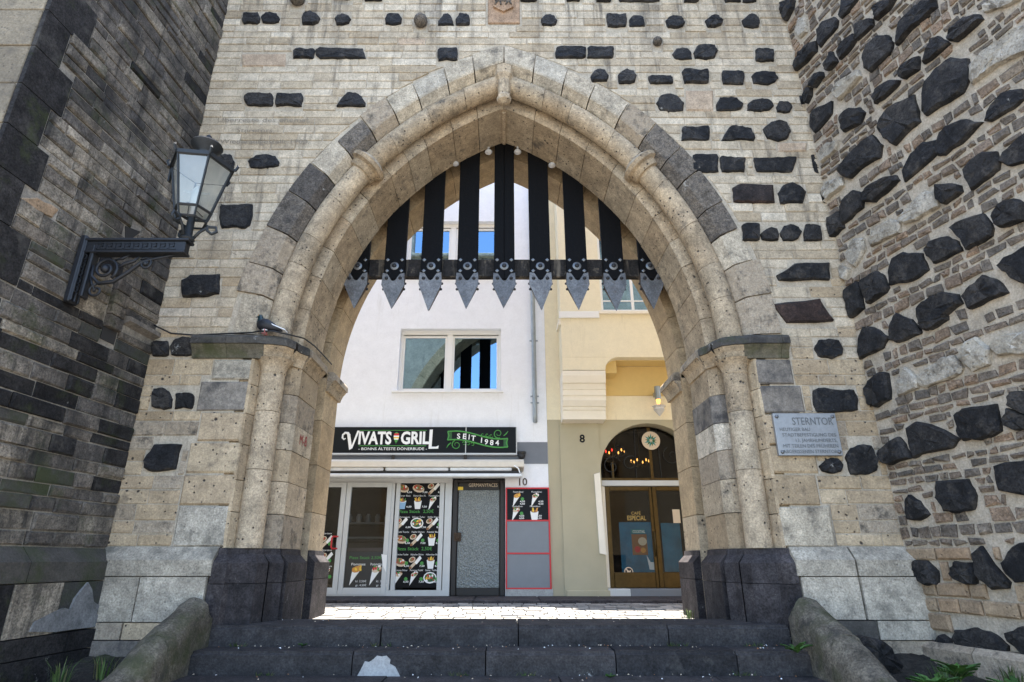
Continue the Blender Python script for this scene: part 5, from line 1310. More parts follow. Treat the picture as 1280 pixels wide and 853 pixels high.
def numeral(s, u, v, parent, mat, h=0.14):
    cu = MB(); put_text(cu, s, FX(u,v,FAC-0.01), FZ(v,FAC-0.01), FAC-0.012, h, None, 'c', bold=0.01); cu.build('house_number', mat, parent, recalc=False)
numeral('10', 654, 607, wh, M['rust'])

# sign
sg = thing('shop_sign', 'long black shop sign board with white lettering and a green ribbon', 'sign', (-1.6, FAC-0.1, FZ(567)))
YG = FAC-0.14; gx0, gx1 = -4.6, FX(645,550,YG); gz0, gz1 = FZ(566.5,YG), FZ(534,YG)
mb = MB(); mb.box(gx0, gx1, YG, FAC-0.03, gz0, gz1); mb.build('sign_board', M['sign_black'], sg)
mb = MB(); mb.bevbox(gx0,gx1+0.02,YG-0.012,FAC-0.03,gz0-0.035,gz0-0.001,0.004); mb.bevbox(gx1+0.001,gx1+0.02,YG-0.01,FAC-0.03,gz0,gz1,0.003); mb.build('sign_trim', M['alu'], sg)
jx = FX(582.3,550,YG); mb = MB(); mb.box(jx-0.008,jx+0.008,YG-0.004,YG+0.01,gz0,gz1); mb.build('board_joint', M['alu'], sg)
for u in (491, 581.5):
    x = FX(u,572,YG); mb = MB(); mb.bevbox(x-0.03,x+0.03,YG+0.02,YG+0.06,gz0-0.22,gz0-0.036,0.005); mb.build('sign_bracket', M['wood'], sg)
def SX(xz): return FX(400+xz/7.975, 550, YG)
def SZ(yz): return FZ(525+yz/7.975, YG)
y = YG-0.006
mb = MB()
put_text(mb, 'IVATS', (SX(384)+SX(712))/2, SZ(240), y, SZ(120)-SZ(240), SX(712)-SX(384), 'c', 0, bold=0.035)
put_text(mb, 'GRIL', (SX(806)+SX(1088))/2, SZ(238), y, SZ(120)-SZ(238), SX(1088)-SX(806), 'c', 0, bold=0.035)
mb.poly([(SX(262),SZ(128)),(SX(298),SZ(150)),(SX(322),SZ(255)),(SX(366),SZ(108)),(SX(388),SZ(108)),(SX(330),SZ(285)),(SX(300),SZ(302))][0:7], y, 0)
pts = [(262+22*math.cos(a)-24, 170+45*math.sin(a)) for a in [math.pi*0.25 - i*math.pi*1.35/9 for i in range(10)]]
mb.tube([(SX(290),y,SZ(160)),(SX(272),y,SZ(133)),(SX(245),y,SZ(130)),(SX(224),y,SZ(150)),(SX(222),y,SZ(180)),(SX(240),y,SZ(196)),(SX(255),y,SZ(184))], [0.03,0.03,0.024,0.02,0.02,0.018,0.01], 5)
mb.poly([(SX(1090),SZ(98)),(SX(1122),SZ(98)),(SX(1116),SZ(268)),(SX(1160),SZ(268)),(SX(1186),SZ(256)),(SX(1182),SZ(288)),(SX(1086),SZ(290))], y, 0)
put_text(mb, '- BONNS ÄLTESTE DÖNERBUDE -', (SX(392)+SX(1070))/2, SZ(302), y, SZ(276)-SZ(302), SX(1070)-SX(392), 'c', 0, bold=0.008)
mb.build('sign_lettering', M['white_print'], sg, recalc=False)
mb = MB(); mb.box(SX(392),SX(1062),y,y+0.005,SZ(262),SZ(256)); mb.box(SX(392),SX(1062),y,y+0.005,SZ(108),SZ(103))
mb.build('green_rule', M['green_print'], sg)
mb = MB()                                             # skewer emblem in red, white, yellow and green
def band(y0, y1, w0, w1, mi): mb.poly([(SX(760-w0),SZ(y0)),(SX(760-w1),SZ(y1)),(SX(760+w1),SZ(y1)),(SX(760+w0),SZ(y0))], y-0.001, mi)
band(122,136,4,20,1); band(136,158,22,27,0); band(158,172,27,26,3); band(172,186,26,24,2); band(186,198,24,20,3); band(198,222,20,9,1); band(222,238,4,2,1)
mb.build('skewer_emblem', [M['red_print'],M['green_print'],M['yellow_print'],M['white_print']], sg, recalc=False)
def RX(xz): return FX(540+xz/7.975, 550, YG)
def RZ(yz): return FZ(525+yz/7.975, YG)
def wav(t): return 0.5 - 0.5*math.cos(math.pi*t)
top = [(155+600*t, 118 + 70*wav(t) - 12*math.sin(math.pi*t)*0 + (10*math.sin(2*math.pi*t))*-1) for t in [i/16 for i in range(17)]]
bot = [(a, b+84) for a, b in top]
mb = MB()
for L_ in (top, bot): mb.tube([(RX(a), y, RZ(b)) for a, b in L_], 0.014, 5)
for e in (0, 16): mb.tube([(RX(top[e][0]), y, RZ(top[e][1])),(RX(top[e][0]+14*(1 if e == 0 else -1)), y, RZ(top[e][1]+42)),(RX(bot[e][0]), y, RZ(bot[e][1]))], 0.012, 5)
def sc2(cx, cy, r0, r1, a0, turns): return [(RX(cx+(r0+(r1-r0)*i/18)*math.cos(a0+turns*2*math.pi*i/18)), y, RZ(cy+(r0+(r1-r0)*i/18)*math.sin(a0+turns*2*math.pi*i/18))) for i in range(19)]
mb.tube(sc2(660,138,48,14,1.2,1.3), [0.012-0.0004*i for i in range(19)], 5); mb.tube(sc2(245,250,48,14,-1.9,-1.3), [0.012-0.0004*i for i in range(19)], 5)
for cx, cy in ((590,160),(550,152),(505,150)): mb.tube(sc2(cx,cy,20,8,0.5,0.8), 0.007, 4)
for cx, cy in ((320,238),(360,240),(405,246)): mb.tube(sc2(cx,cy,20,8,3.6,0.8), 0.007, 4)
mb.tube([(RX(715),y,RZ(160)),(RX(740),y,RZ(140)),(RX(760),y,RZ(112))], [0.010,0.012,0.004], 5); mb.tube([(RX(190),y,RZ(228)),(RX(165),y,RZ(250)),(RX(148),y,RZ(280))], [0.010,0.012,0.004], 5)
mb.build('ribbon_border', M['green_print'], sg)
mb = MB()
for e, x_ in ((0,1),(16,-1)): mb.poly([(RX(top[e][0]),RZ(top[e][1])),(RX(top[e][0]+42*x_),RZ(top[e][1])),(RX(bot[e][0]+42*x_),RZ(bot[e][1])),(RX(bot[e][0]),RZ(bot[e][1]))], YG-0.003)
mb.build('ribbon_end', M['dkgreen_print'], sg, recalc=False)
mb = MB()
for ch, xx, yy in (('S',265,188),('E',322,190),('I',368,196),('T',410,208),('1',492,228),('9',540,245),('8',594,252),('4',650,254)): put_text(mb, ch, RX(xx), RZ(yy), y, RZ(0)-RZ(50), None, 'c', bold=0.02, rot=-0.08 if 300 < xx < 600 else 0)
mb.build('ribbon_lettering', M['white_print'], sg, recalc=False)

# awning cassette
aw = thing('awning', 'rolled-up cream awning cassette over the shop front', 'awning', (-1.5, FAC-0.3, FZ(590)))
YA = FAC-0.42; ax0, ax1 = -5.0, FX(655,582,YA)
mb = MB(); mb.prism([(FAC-0.01,FZ(573.5,YA)),(YA+0.10,FZ(573.5,YA)),(YA,FZ(577,YA)),(YA,FZ(583.5,YA)),(YA+0.18,FZ(585,YA)),(FAC-0.01,FZ(586,YA))], 'x', ax0, ax1); mb.build('cassette', M['awning'], aw)
for u0, u1 in ((380,479),(481,560.5),(562,640)):
    mb = MB(); mb.bevbox(FX(u0,587,YA),FX(u1,587,YA),YA+0.015,YA+0.13,FZ(588.5,YA),FZ(584,YA),0.02); mb.build('awning_arm', M['awning_white'], aw)
mb = MB(); mb.bevbox(ax0, FX(653,594,YA-0.05), YA-0.06, YA+0.10, FZ(597,YA-0.05), FZ(592,YA-0.05), 0.02); mb.build('front_rail', M['awning_white'], aw)
mb = MB(); mb.box(ax0, ax1-0.05, YA+0.05, FAC-0.01, FZ(592,YA), FZ(588.6,YA)); mb.build('rolled_fabric', M['brown'], aw)
mb = MB(); mb.tube([(FX(641,581,YA),YA+0.02,FZ(581,YA)),(FX(648,586,YA),YA-0.03,FZ(586,YA)),(FX(650,592,YA),YA-0.05,FZ(592,YA))], 0.012, 5); mb.build('awning_cord', M['white_trim'], aw)
mb = MB()                                             # dome camera
cx_, cz_ = P(652, 570, FAC-0.12); bm = bmesh.new(); bmesh.ops.create_icosphere(bm, subdivisions=2, radius=0.075); bmesh.ops.translate(bm, verts=bm.verts[:], vec=(cx_,FAC-0.12,cz_)); mb.bm(bm); mb.lathe((cx_,FAC-0.12,cz_+0.02), [(0.07,0),(0.085,0.03),(0.085,0.06)], 12)
mb.box(cx_-0.03,cx_+0.03,FAC-0.10,FAC-0.013,cz_+0.02,cz_+0.07)
tag(mb.build('security_camera', M['cable'], None, smooth=True, angle=50), 'small black dome camera above the right end of the awning', 'security camera')
# down pipe
dp = MB(); pxx = FX(667,440); zb = FZ(522)
dp.tube([(pxx,FAC-0.09,9.1),(pxx,FAC-0.09,zb+0.05),(pxx+0.0,FAC-0.085,zb-0.04),(pxx+0.005,FAC-0.02,zb-0.09)], 0.047, 10)
pipe = dp.build('down_pipe', M['zinc'], wh, smooth=True, angle=50)
for v in (428, 497, 505):
    z = FZ(v); mb = MB(); mb.lathe((pxx,FAC-0.09,z), [(0.056,-0.012),(0.056,0.012)], 10); mb.box(pxx-0.085,pxx+0.085,FAC-0.10,FAC-0.06,z-0.01,z+0.01); mb.build('pipe_clip', M['zinc'], pipe)

# ------------------------------------------------------------------ YELLOW HOUSE
yh = thing('yellow_house', 'cream yellow house with an oriel over a round-arched cafe door', 'house', (3.5, FAC, ZG))
ACX, AA, AZ0, AZ1 = 2.87, 0.99, 1.60, 2.56
zsplit = FZ(525)
mb = MB(); holed_wall(mb, XB+0.003, 9.0, ZG, zsplit, [(ACX-AA,ACX+AA,ZG-0.01,zsplit-0.02)], FAC, FAC+0.35); mb.build('ground_floor_wall', M['taupe'], yh, recalc=False)
mb = MB()                                             # spandrels that round off the door opening
for s in (-1, 1):
    pts = [(ACX+s*AA, AZ0)] + [(ACX+s*AA*math.cos(a), AZ0+(AZ1-AZ0)*math.sin(a)) for a in [i*math.pi/2/10 for i in range(11)]][1:] + [(ACX, zsplit-0.021),(ACX+s*AA, zsplit-0.021)]
    mb.prism(pts, 'y', FAC, FAC+0.35)
mb.build('door_arch', M['taupe'], yh)
mb = MB(); mb.box(XB+0.003, 9.0, FAC, FAC+0.35, zsplit+0.002, 3.12); mb.build('wall', M['cream'], yh)
mb = MB(); mb.box(XB+0.003, 9.0, FAC, FAC+0.35, 3.122, 9.4); mb.build('wall', M['cream'], yh)
mb = MB(); mb.prism([(FAC-0.15,9.4),(FAC-0.15,9.48),(FAC+5,12.2),(FAC+9.5,9.45),(FAC+9.5,9.4)], 'x', XB+0.004, 9.0); mb.build('roof', M['tile'], yh)
for k, (a, b) in enumerate(((FX(690,690), FX(703,690)),)): pass
# taupe pilaster strip beside number 8 and plinth
mb = MB(); mb.box(FX(703,650), ACX-AA-0.001, FAC-0.035, FAC-0.001, ZG, zsplit-0.05); mb.build('pilaster', M['taupe'], yh)
mb = MB(); mb.bevbox(FX(708,742), FX(762,742), FAC-0.09, FAC-0.036, ZG, FZ(738), 0.01); mb.build('plinth', M['taupe'], yh)
numeral_y = MB(); put_text(numeral_y, '8', FX(728,553,FAC-0.04), FZ(553,FAC-0.04), FAC-0.038, 0.15, None, 'c', bold=0.03); numeral_y.build('house_number', M['sign_black'], yh, recalc=False)
mb = MB(); mb.prism([(ACX-AA-0.20,0.48),(ACX-AA+0.02,0.40),(ACX-AA+0.02,1.58),(ACX-AA-0.08,1.62),(ACX-AA-0.20,1.58)], 'y', FAC-0.10, FAC+0.10)
mb.v = [(x, y, z) for x, y, z in mb.v]
jb0 = P(743,600,FAC-0.06); 
mb = MB(); a0 = FX(743,600,FAC-0.06); a1 = FX(751,690,FAC-0.06)
mb.prism([(a0, FZ(593,FAC-0.06)),(a0+0.11, FZ(591,FAC-0.06)),(a1+0.10, FZ(694,FAC-0.06)),(a1-0.02, FZ(692,FAC-0.06))], 'y', FAC-0.075, FAC-0.002); mb.build('jamb_moulding', M['cream_trim'], yh)
# oriel
YO = FAC-0.60; ox0, ox1 = FX(702,430,YO), 6.2
och = MB(); och.box(ox0+0.8, ox1, FAC-0.012, FAC-0.001, 3.125, 3.74); och.build('ochre_wall_field', M['ochre'], yh)
od = MB(); od.box(FX(793,500), ox1, FAC-0.014, FAC-0.0125, 3.14, 3.30); od.build('ochre_step', M['ochre'], yh)
wz0, wz1, wx0, wx1 = 4.74, 6.75, 1.98, 3.75
of = MB(); holed_wall(of, ox0, ox1, 3.755, 9.0, [(wx0,wx1,wz0,wz1)], YO, YO+0.2)
of.box(ox0, ox0+0.15, YO+0.2, FAC-0.001, 3.5, 9.0); of.box(ox1-0.15, ox1, YO+0.2, FAC-0.001, 3.5, 9.0)
of.prism([(ox0,3.49),(ox0+0.84,3.49)] + [(ox0+0.84+0.26*(1-math.cos(a)), 3.49+0.262*math.sin(a)) for a in [i*math.pi/2/6 for i in range(1,7)]] + [(ox0,3.752)], 'y', YO, YO+0.2)
orl = of.build('oriel', M['cream'], yh, recalc=False)
mb = MB(); mb.box(ox0+0.15, ox1-0.15, YO+0.2, FAC-0.015, 3.745, 3.80); mb.build('oriel_soffit', M['ochre'], orl)
mb = MB(); mb.box(ox0+0.15, ox0+1.1, YO+0.201, FAC-0.015, 3.49, 3.744); mb.build('console_head', M['ochre'], orl)
mb = MB(); mb.bevbox(ox0-0.03, wx0-0.05, YO-0.03, YO-0.001, FZ(398,YO), FZ(390,YO), 0.004); mb.build('string_course', M['white_trim'], orl)
mb = MB(); mb.bevbox(wx0-0.06, wx1+0.06, YO-0.05, YO+0.05, wz0-0.07, wz0-0.003, 0.006); mb.build('window_sill', M['cream_trim'], orl)
fr = MB()
for a, b, c, d in ((wx0,wx1,wz1-0.06,wz1),(wx0,wx1,wz0,wz0+0.07),(wx0,wx0+0.06,wz0+0.07,wz1-0.06),(wx1-0.06,wx1,wz0+0.07,wz1-0.06),(2.62,2.68,wz0+0.07,wz1-0.06),(3.16,3.20,wz0+0.07,wz1-0.06),
                   (wx0+0.06,2.62,4.99,5.02),(2.68,3.16,4.99,5.02),(3.2,wx1-0.06,4.99,5.02),(wx0+0.06,2.62,5.9,5.98),(2.68,3.16,5.9,5.98),(3.2,wx1-0.06,5.9,5.98)): fr.bevbox(a, b, YO+0.08, YO+0.14, c, d, 0.005)
wf = fr.build('oriel_window', M['white_trim'], orl)
mb = MB(); mb.box(wx0+0.02, wx1-0.02, YO+0.105, YO+0.11, wz0+0.02, wz1-0.02); mb.build('oriel_pane', M['sky_tint_glass'], orl)
mb = MB(); mb.box(wx0-0.1, wx1+0.1, YO+0.3, YO+0.32, wz0-0.1, wz1+0.1); mb.build('oriel_room', M['room'], orl)
# console under the oriel
cy = FAC-0.65; cz = [FZ(463.5,cy), FZ(478,cy), FZ(485,cy), FZ(492,cy), FZ(508,cy+0.2), FZ(512,cy+0.2), FZ(525,cy+0.3)]
prof = [(FAC-0.002,cz[0]),(cy,cz[0]),(cy,cz[0]-0.10),(cy+0.03,cz[1]),(cy+0.08,cz[1]-0.005),(cy+0.08,cz[2]),(cy+0.10,cz[2]-0.01),(cy+0.10,cz[3]),(cy+0.13,cz[3]-0.02),(cy+0.12,(cz[3]+cz[4])/2),(cy+0.18,cz[4]),(cy+0.22,cz[4]-0.01),(cy+0.22,cz[5]),(cy+0.25,cz[5]-0.01),(cy+0.26,cz[6]),(FAC-0.002,cz[6])]
mb = MB(); mb.prism(prof, 'x', ox0-0.01, ox0+0.83); mb.build('console', M['cream_trim'], yh)
# sloping verge piece at the oriel's side
mb = MB(); mb.prism([(YO+0.0,FZ(399,YO)),(YO+0.5,FZ(399,YO)+0.0),(YO+0.55,FZ(399,YO)-0.06),(YO+0.0,FZ(399,YO)-0.12)], 'x', ox0-0.045, ox0-0.002); mb.build('side_moulding', M['cream_trim'], orl)

# cafe door
YC = FAC+0.27; tz0, tz1 = FZ(608,YC), FZ(601,YC)
mb = MB(); mb.bevbox(ACX-AA-0.02, ACX+AA+0.02, YC-0.05, YC+0.06, tz0, tz1, 0.01); TR = mb
fr = MB(); dxl = ACX-AA+0.10
zd0 = ZG+0.16; xm = FX(820,680,YC)
mb2 = MB(); mb2.bevbox(ACX-AA, dxl, YC-0.03, YC+0.06, zd0, tz0-0.002, 0.008); mb2.bevbox(ACX+AA-0.1, ACX+AA, YC-0.03, YC+0.06, zd0, tz0-0.002, 0.008); cd = mb2.build('cafe_door', M['cream_trim'], yh); TR.build('transom', M['alu'], cd)
def leafy(a, b):
    f = MB(); t = 0.085
    for p, q, r, s in ((a,a+t,zd0,tz0-0.004),(b-t*0.7,b,zd0,tz0-0.004),(a+t,b-t*0.7,zd0,zd0+0.27),(a+t,b-t*0.7,tz0-0.09,tz0-0.004)): f.bevbox(p, q, YC-0.02, YC+0.03, r, s, 0.008)
    l_ = f.build('door_leaf', M['brass'], cd)
    g = MB(); g.box(a+t-0.004, b-t*0.7+0.004, YC+0.003, YC+0.009, zd0+0.266, tz0-0.086); g.build('leaf_glass', M['glass'], cd)
    return l_
la = leafy(dxl+0.003, xm-0.003); lb = leafy(xm+0.003, ACX+AA-0.104)
hz = FZ(680,YC); mb = MB(); mb.tube([(xm-0.03,YC-0.03,hz+0.22),(xm-0.03,YC-0.07,hz+0.2),(xm-0.03,YC-0.07,hz-0.2),(xm-0.03,YC-0.03,hz-0.22)], 0.014, 6); mb.build('pull_handle', M['brass'], cd, smooth=True)
mb = MB(); n = 14
arc = [(ACX+(AA-0.01)*math.cos(a), AZ0+(AZ1-AZ0-0.01)*math.sin(a)) for a in [math.pi*i/n for i in range(n+1)]]
mb.poly([(ACX+AA-0.01,tz1)] + arc + [(ACX-AA+0.01,tz1)], YC); mb.build('fanlight_glass', M['glass'], cd, recalc=False)
mb = MB()
x = FX(766,590,YC); mb.bevbox(x-0.02,x+0.02,YC-0.03,YC+0.02,tz1,FZ(578,YC),0.004); x = FX(812,560,YC); mb.bevbox(x-0.03,x+0.03,YC-0.03,YC+0.02,tz1,AZ1-0.03,0.004); mb.bevbox(ACX-AA+0.02,ACX+AA-0.02,YC-0.028,YC+0.018,tz1+0.002,tz1+0.05,0.004); mb.build('fanlight_bar', M['brass'], cd)
mb = MB(); yk = YC-0.025                               # curled ironwork in the fanlight
for cx_, cz_, r, a0, tn in ((-0.72,AZ0+0.15,0.20,0.5,1.3),(-0.55,AZ0+0.42,0.14,2.2,-1.3),(-0.35,AZ0+0.2,0.16,1.0,1.2),(0.5,AZ0+0.35,0.2,2.0,1.3),(0.75,AZ0+0.1,0.16,0.3,-1.2)):
    mb.tube([(ACX+cx_+(r-(r-0.03)*i/20)*math.cos(a0+tn*2*math.pi*i/20), yk, cz_+(r-(r-0.03)*i/20)*math.sin(a0+tn*2*math.pi*i/20)) for i in range(21)], 0.010, 5)
for dx in (-0.25,0.25): mb.tube([(ACX+dx,yk,tz1+0.05),(ACX+dx*0.9,yk,AZ1-0.06)], 0.009, 5)
mb.build('fanlight_ironwork', M['iron'], cd)
for k, (x, w) in enumerate(((ACX-0.98,0.40),(ACX-0.575,1.6))):
    mb = MB(); mb.bevbox(x, x+w, FAC-0.06+0.003*k, FAC+0.34, ZG-0.02, ZG+0.155, 0.006); mb.build('door_step', M['alu'] if k == 0 else M['grey_panel'], cd)
mb = MB(); rx0, rx1, ry0, ry1 = ACX-1.6, ACX+1.6, FAC+0.36, FAC+3.5
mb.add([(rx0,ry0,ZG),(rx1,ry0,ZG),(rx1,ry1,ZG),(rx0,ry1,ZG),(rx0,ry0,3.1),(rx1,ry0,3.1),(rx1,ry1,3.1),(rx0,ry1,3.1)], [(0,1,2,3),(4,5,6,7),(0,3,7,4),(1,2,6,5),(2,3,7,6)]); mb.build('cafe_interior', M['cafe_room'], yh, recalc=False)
# chandeliers inside
for (u, v, Yc, lb_) in ((769,565,12.6,'gilt chandelier with red and amber bulbs glowing behind the left of the fanlight'),(800,577,13.4,'small chandelier with amber bulbs deeper inside the cafe')):
    x, z = P(u, v, Yc); ch = thing('chandelier', lb_, 'chandelier', (x, Yc, z), 'chandeliers in the cafe')
    mb = MB(); mb.tube([(x,Yc,3.08),(x,Yc,z-0.05)], 0.012, 6)
    for a in range(6): mb.tube([(x,Yc,z-0.06),(x+0.10*math.cos(a*1.047),Yc+0.10*math.sin(a*1.047),z-0.12),(x+0.20*math.cos(a*1.047),Yc+0.20*math.sin(a*1.047),z-0.03)], 0.012, 5)
    mb.build('arms', M['brass'], ch)
    for a in range(6):
        px_, py_ = x+0.20*math.cos(a*1.047), Yc+0.20*math.sin(a*1.047)
        mb = MB(); mb.lathe((px_,py_,z-0.02), [(0.008,0),(0.017,0.02),(0.013,0.045),(0.003,0.065)], 8); mb.build('bulb', M['red_bulb'] if a in (3,4) and Yc < 13 else M['warm_bulb'], ch, smooth=True)
# round agave sign, posters, stickers
sx, sz = P(813.5, 551, YC-0.06); ag = thing('round_sign', 'round tan sign with a green rosette plant hung in the fanlight', 'sign', (sx, YC-0.06, sz))
mb = MB(); r = 0.185; mb.prism([(sx+r*math.cos(i*2*math.pi/24), sz+r*math.sin(i*2*math.pi/24)) for i in range(24)], 'y', YC-0.07, YC-0.05); mb.build('disc', M['beige_print'], ag)
mb = MB()
for k in range(13):
    a = k*2*math.pi/13 + 0.1; L = 0.145 if k % 2 else 0.12; c, s = math.cos(a), math.sin(a)
    mb.poly([(sx+0.02*c,sz+0.02*s),(sx+0.5*L*c-0.017*s,sz+0.5*L*s+0.017*c),(sx+L*c,sz+L*s),(sx+0.5*L*c+0.017*s,sz+0.5*L*s-0.017*c)], YC-0.0715-0.0004*k, k % 2)
mb.build('rosette', [M['dkgreen_print'], M['teal_print']], ag, recalc=False)
ps = thing('poster', 'blue paper and cocktail poster inside the left cafe door leaf', 'poster', (FX(798,690,YC), YC+0.05, 0))
Yp = YC+0.035
mb = MB(); mb.box(FX(776,690,Yp), FX(819,690,Yp), Yp, Yp+0.006, FZ(722,Yp), FZ(653,Yp)); mb.build('blue_sheet', M['teal_cloth'], ps)
mb = MB(); mb.box(FX(790,680,Yp), FX(807,680,Yp), Yp-0.005, Yp-0.001, FZ(667,Yp), FZ(662,Yp)); mb.build('heading_strip', M['teal_print'], ps)
mb = MB(); mb.box(FX(790,680,Yp), FX(809,680,Yp), Yp-0.005, Yp-0.001, FZ(694,Yp), FZ(668,Yp)); mb.build('menu_sheet', M['brown_print'], ps)
mb = MB(); q = Yp-0.007
put_text(mb, 'COCKTAIL', FX(798.5,666,Yp), FZ(666.4,Yp), q, 0.05, 0.24, 'c', 0, bold=0.02)
mb.disc(FX(803,677,Yp), FZ(677,Yp), 0.085, q, 2, 14, 0.075); mb.disc(FX(797,687,Yp), FZ(687,Yp), 0.06, q, 1, 12); mb.disc(FX(804,688,Yp), FZ(688,Yp), 0.05, q-0.0005, 3, 12)
mb.build('poster_print', [M['white_print'],M['red_print'],M['beige_print'],M['orange_print']], ps, recalc=False)
mb = MB(); mb.poly([(FX(808,693,Yp),FZ(694,Yp)),(FX(813,700,Yp),FZ(703,Yp)),(FX(819,703,Yp),FZ(703,Yp)),(FX(820,713,Yp),FZ(713,Yp)),(FX(812,712,Yp),FZ(712,Yp))], Yp-0.008); mb.build('white_leaflet', M['white_print'], ps, recalc=False)
mb = MB(); put_text(mb, 'CAFÉ', FX(795,643,YC), FZ(643.5,YC), YC+0.001, 0.055, 0.18); put_text(mb, 'ESPECIAL', FX(796,650,YC), FZ(650.5,YC), YC+0.001, 0.085, 0.36, bold=0.01); mb.build('door_lettering', M['gold_print'], cd, recalc=False)
ps2 = MB(); ps2.box(FX(829,690,Yp), FX(853,690,Yp), Yp, Yp+0.006, FZ(715,Yp), FZ(654,Yp)); tag(ps2.build('blue_curtain', M['teal_cloth']), 'bright blue sheet behind the right cafe door leaf', 'poster')
mb = MB(); mb.box(FX(841,645,YC), FX(850,645,YC), YC-0.003, YC+0.001, FZ(654,YC), FZ(637,YC)); tag(mb.build('paper_note', M['beige_print']), 'pale paper note stuck to the right cafe door', 'note')
st_ = MB(); sx, sz = P(786,715,YC-0.004); st_.disc(sx, sz, 0.085, YC-0.002, 0, 18); st_.disc(sx, sz, 0.068, YC-0.004, 1, 18)
st_.poly([(sx-0.055,sz+0.04),(sx-0.04,sz+0.055),(sx+0.055,sz-0.04),(sx+0.04,sz-0.055)], YC-0.006, 0)
st_.poly([(sx-0.035,sz-0.02),(sx-0.03,sz+0.02),(sx+0.02,sz+0.02),(sx+0.04,sz+0.03),(sx+0.03,sz-0.03)], YC-0.005, 0)
tag(st_.build('round_sticker', [M['beige_print'], M['brown']], recalc=False), 'round no-dogs sticker low on the left cafe door', 'sticker')
# hanging lamp beside the cafe door
lx, lz = P(822, 492, FAC-0.25)
wl_ = thing('wall_lamp', 'steel tube lamp with a faceted glass shade on the ochre wall', 'lamp', (lx, FAC-0.25, lz))
mb = MB(); mb.lathe((lx,FAC-0.25,lz-0.12), [(0.06,0),(0.06,0.26)], 14); mb.box(lx-0.03,lx+0.03,FAC-0.20,FAC-0.016,lz-0.02,lz+0.06); mb.build('tube', M['zinc'], wl_, smooth=True, angle=40)
mb = MB(); mb.lathe((lx,FAC-0.25,lz-0.22), [(0.03,0),(0.045,0.095)], 10); mb.build('bulb', M['warm_bulb'], wl_)
mb = MB(); mb.lathe((lx,FAC-0.25,lz-0.46), [(0.01,0),(0.06,0.06),(0.115,0.13),(0.10,0.16),(0.14,0.20),(0.03,0.24)], 8); mb.build('glass_shade', M['lampglass'], wl_)

# ------------------------------------------------------------------ PIGEON
px_, pz_ = P(334, 412, 6.50)
pg = thing('pigeon', 'dark pigeon with a white rump perched on the left impost ledge', 'pigeon', (px_, 6.52, ZI1))
def blob(stations, n=12):
    """stations: (x, z, ry, rz) along the body, y centre fixed"""
    m = MB(); vs = []
    for x, z, ry, rz in stations:
        for k in range(n):
            a = 2*math.pi*k/n; vs.append((x, 6.52 + ry*math.cos(a), z + rz*math.sin(a)))
    fs = [tuple(range(n)), tuple(range((len(stations)-1)*n, len(stations)*n))]
    for i in range(len(stations)-1):
        for k in range(n): fs.append((i*n+k, i*n+(k+1) % n, (i+1)*n+(k+1) % n, (i+1)*n+k))
    m.add(vs, fs); return m
X0 = -2.80; Z0 = ZI1
bd = blob([(X0-0.155,Z0+0.135,0.012,0.012),(X0-0.14,Z0+0.125,0.04,0.045),(X0-0.11,Z0+0.125,0.058,0.068),(X0-0.06,Z0+0.125,0.068,0.078),(X0,Z0+0.11,0.064,0.068),(X0+0.06,Z0+0.09,0.048,0.048),(X0+0.12,Z0+0.062,0.03,0.024),(X0+0.16,Z0+0.045,0.02,0.012)])
bd.build('body', M['feather'], pg, smooth=True)
nk = blob([(X0-0.12,Z0+0.15,0.045,0.05),(X0-0.125,Z0+0.185,0.036,0.036),(X0-0.12,Z0+0.205,0.03,0.026)]); 
hb = MB(); hb.tube([(X0-0.095,6.52,Z0+0.13),(X0-0.115,6.52,Z0+0.165),(X0-0.118,6.52,Z0+0.20),(X0-0.128,6.52,Z0+0.225),(X0-0.14,6.52,Z0+0.232),(X0-0.155,6.52,Z0+0.228)], [0.058,0.045,0.034,0.033,0.026,0.010], 10); hb.build('head', M['neck'], pg, smooth=True)
mb = MB(); mb.tube([(X0-0.155,6.52,Z0+0.227),(X0-0.182,6.52,Z0+0.218)], [0.008,0.003], 6); mb.build('beak', M['cable'], pg)
mb = MB()
for s in (-1, 1): bm = bmesh.new(); bmesh.ops.create_icosphere(bm, subdivisions=1, radius=0.006); bmesh.ops.translate(bm, verts=bm.verts[:], vec=(X0-0.138,6.52+s*0.029,Z0+0.236)); mb.bm(bm)
mb.build('eyes', M['orange_print'], pg)
for s in (-1, 1):
    mb = MB(); vs = []; st2 = [(X0-0.10,Z0+0.15,0.01),(X0-0.06,Z0+0.135,0.05),(X0,Z0+0.115,0.055),(X0+0.07,Z0+0.085,0.035),(X0+0.15,Z0+0.05,0.008)]
    for x, z, r in st2: vs += [(x,6.52+s*(0.052 if x < X0+0.03 else 0.04),z+r),(x,6.52+s*0.074*(1 if x < X0+0.05 else 0.6),z),(x,6.52+s*(0.052 if x < X0+0.03 else 0.03),z-r*0.7)]
    mb.add(vs, [(i*3+a, i*3+a+1, (i+1)*3+a+1, (i+1)*3+a) for i in range(4) for a in range(2)]); mb.build('wing', M['feather'], pg, smooth=True, recalc=False)
mb = MB(); mb.prism([(X0+0.03,6.47),(X0+0.15,6.475),(X0+0.205,6.47),(X0+0.205,6.57),(X0+0.15,6.565),(X0+0.03,6.57)], 'z', 0, 0.012)
mb.v = [(x, y, Z0+0.125-(x-X0)*0.42+z) for x, y, z in mb.v]; mb.build('tail', M['white_feather'], pg)
bl = blob([(X0-0.08,Z0+0.06,0.02,0.012),(X0-0.05,Z0+0.055,0.035,0.02),(X0-0.01,Z0+0.055,0.03,0.018)]); bl.build('belly_patch', M['white_feather'], pg, smooth=True)
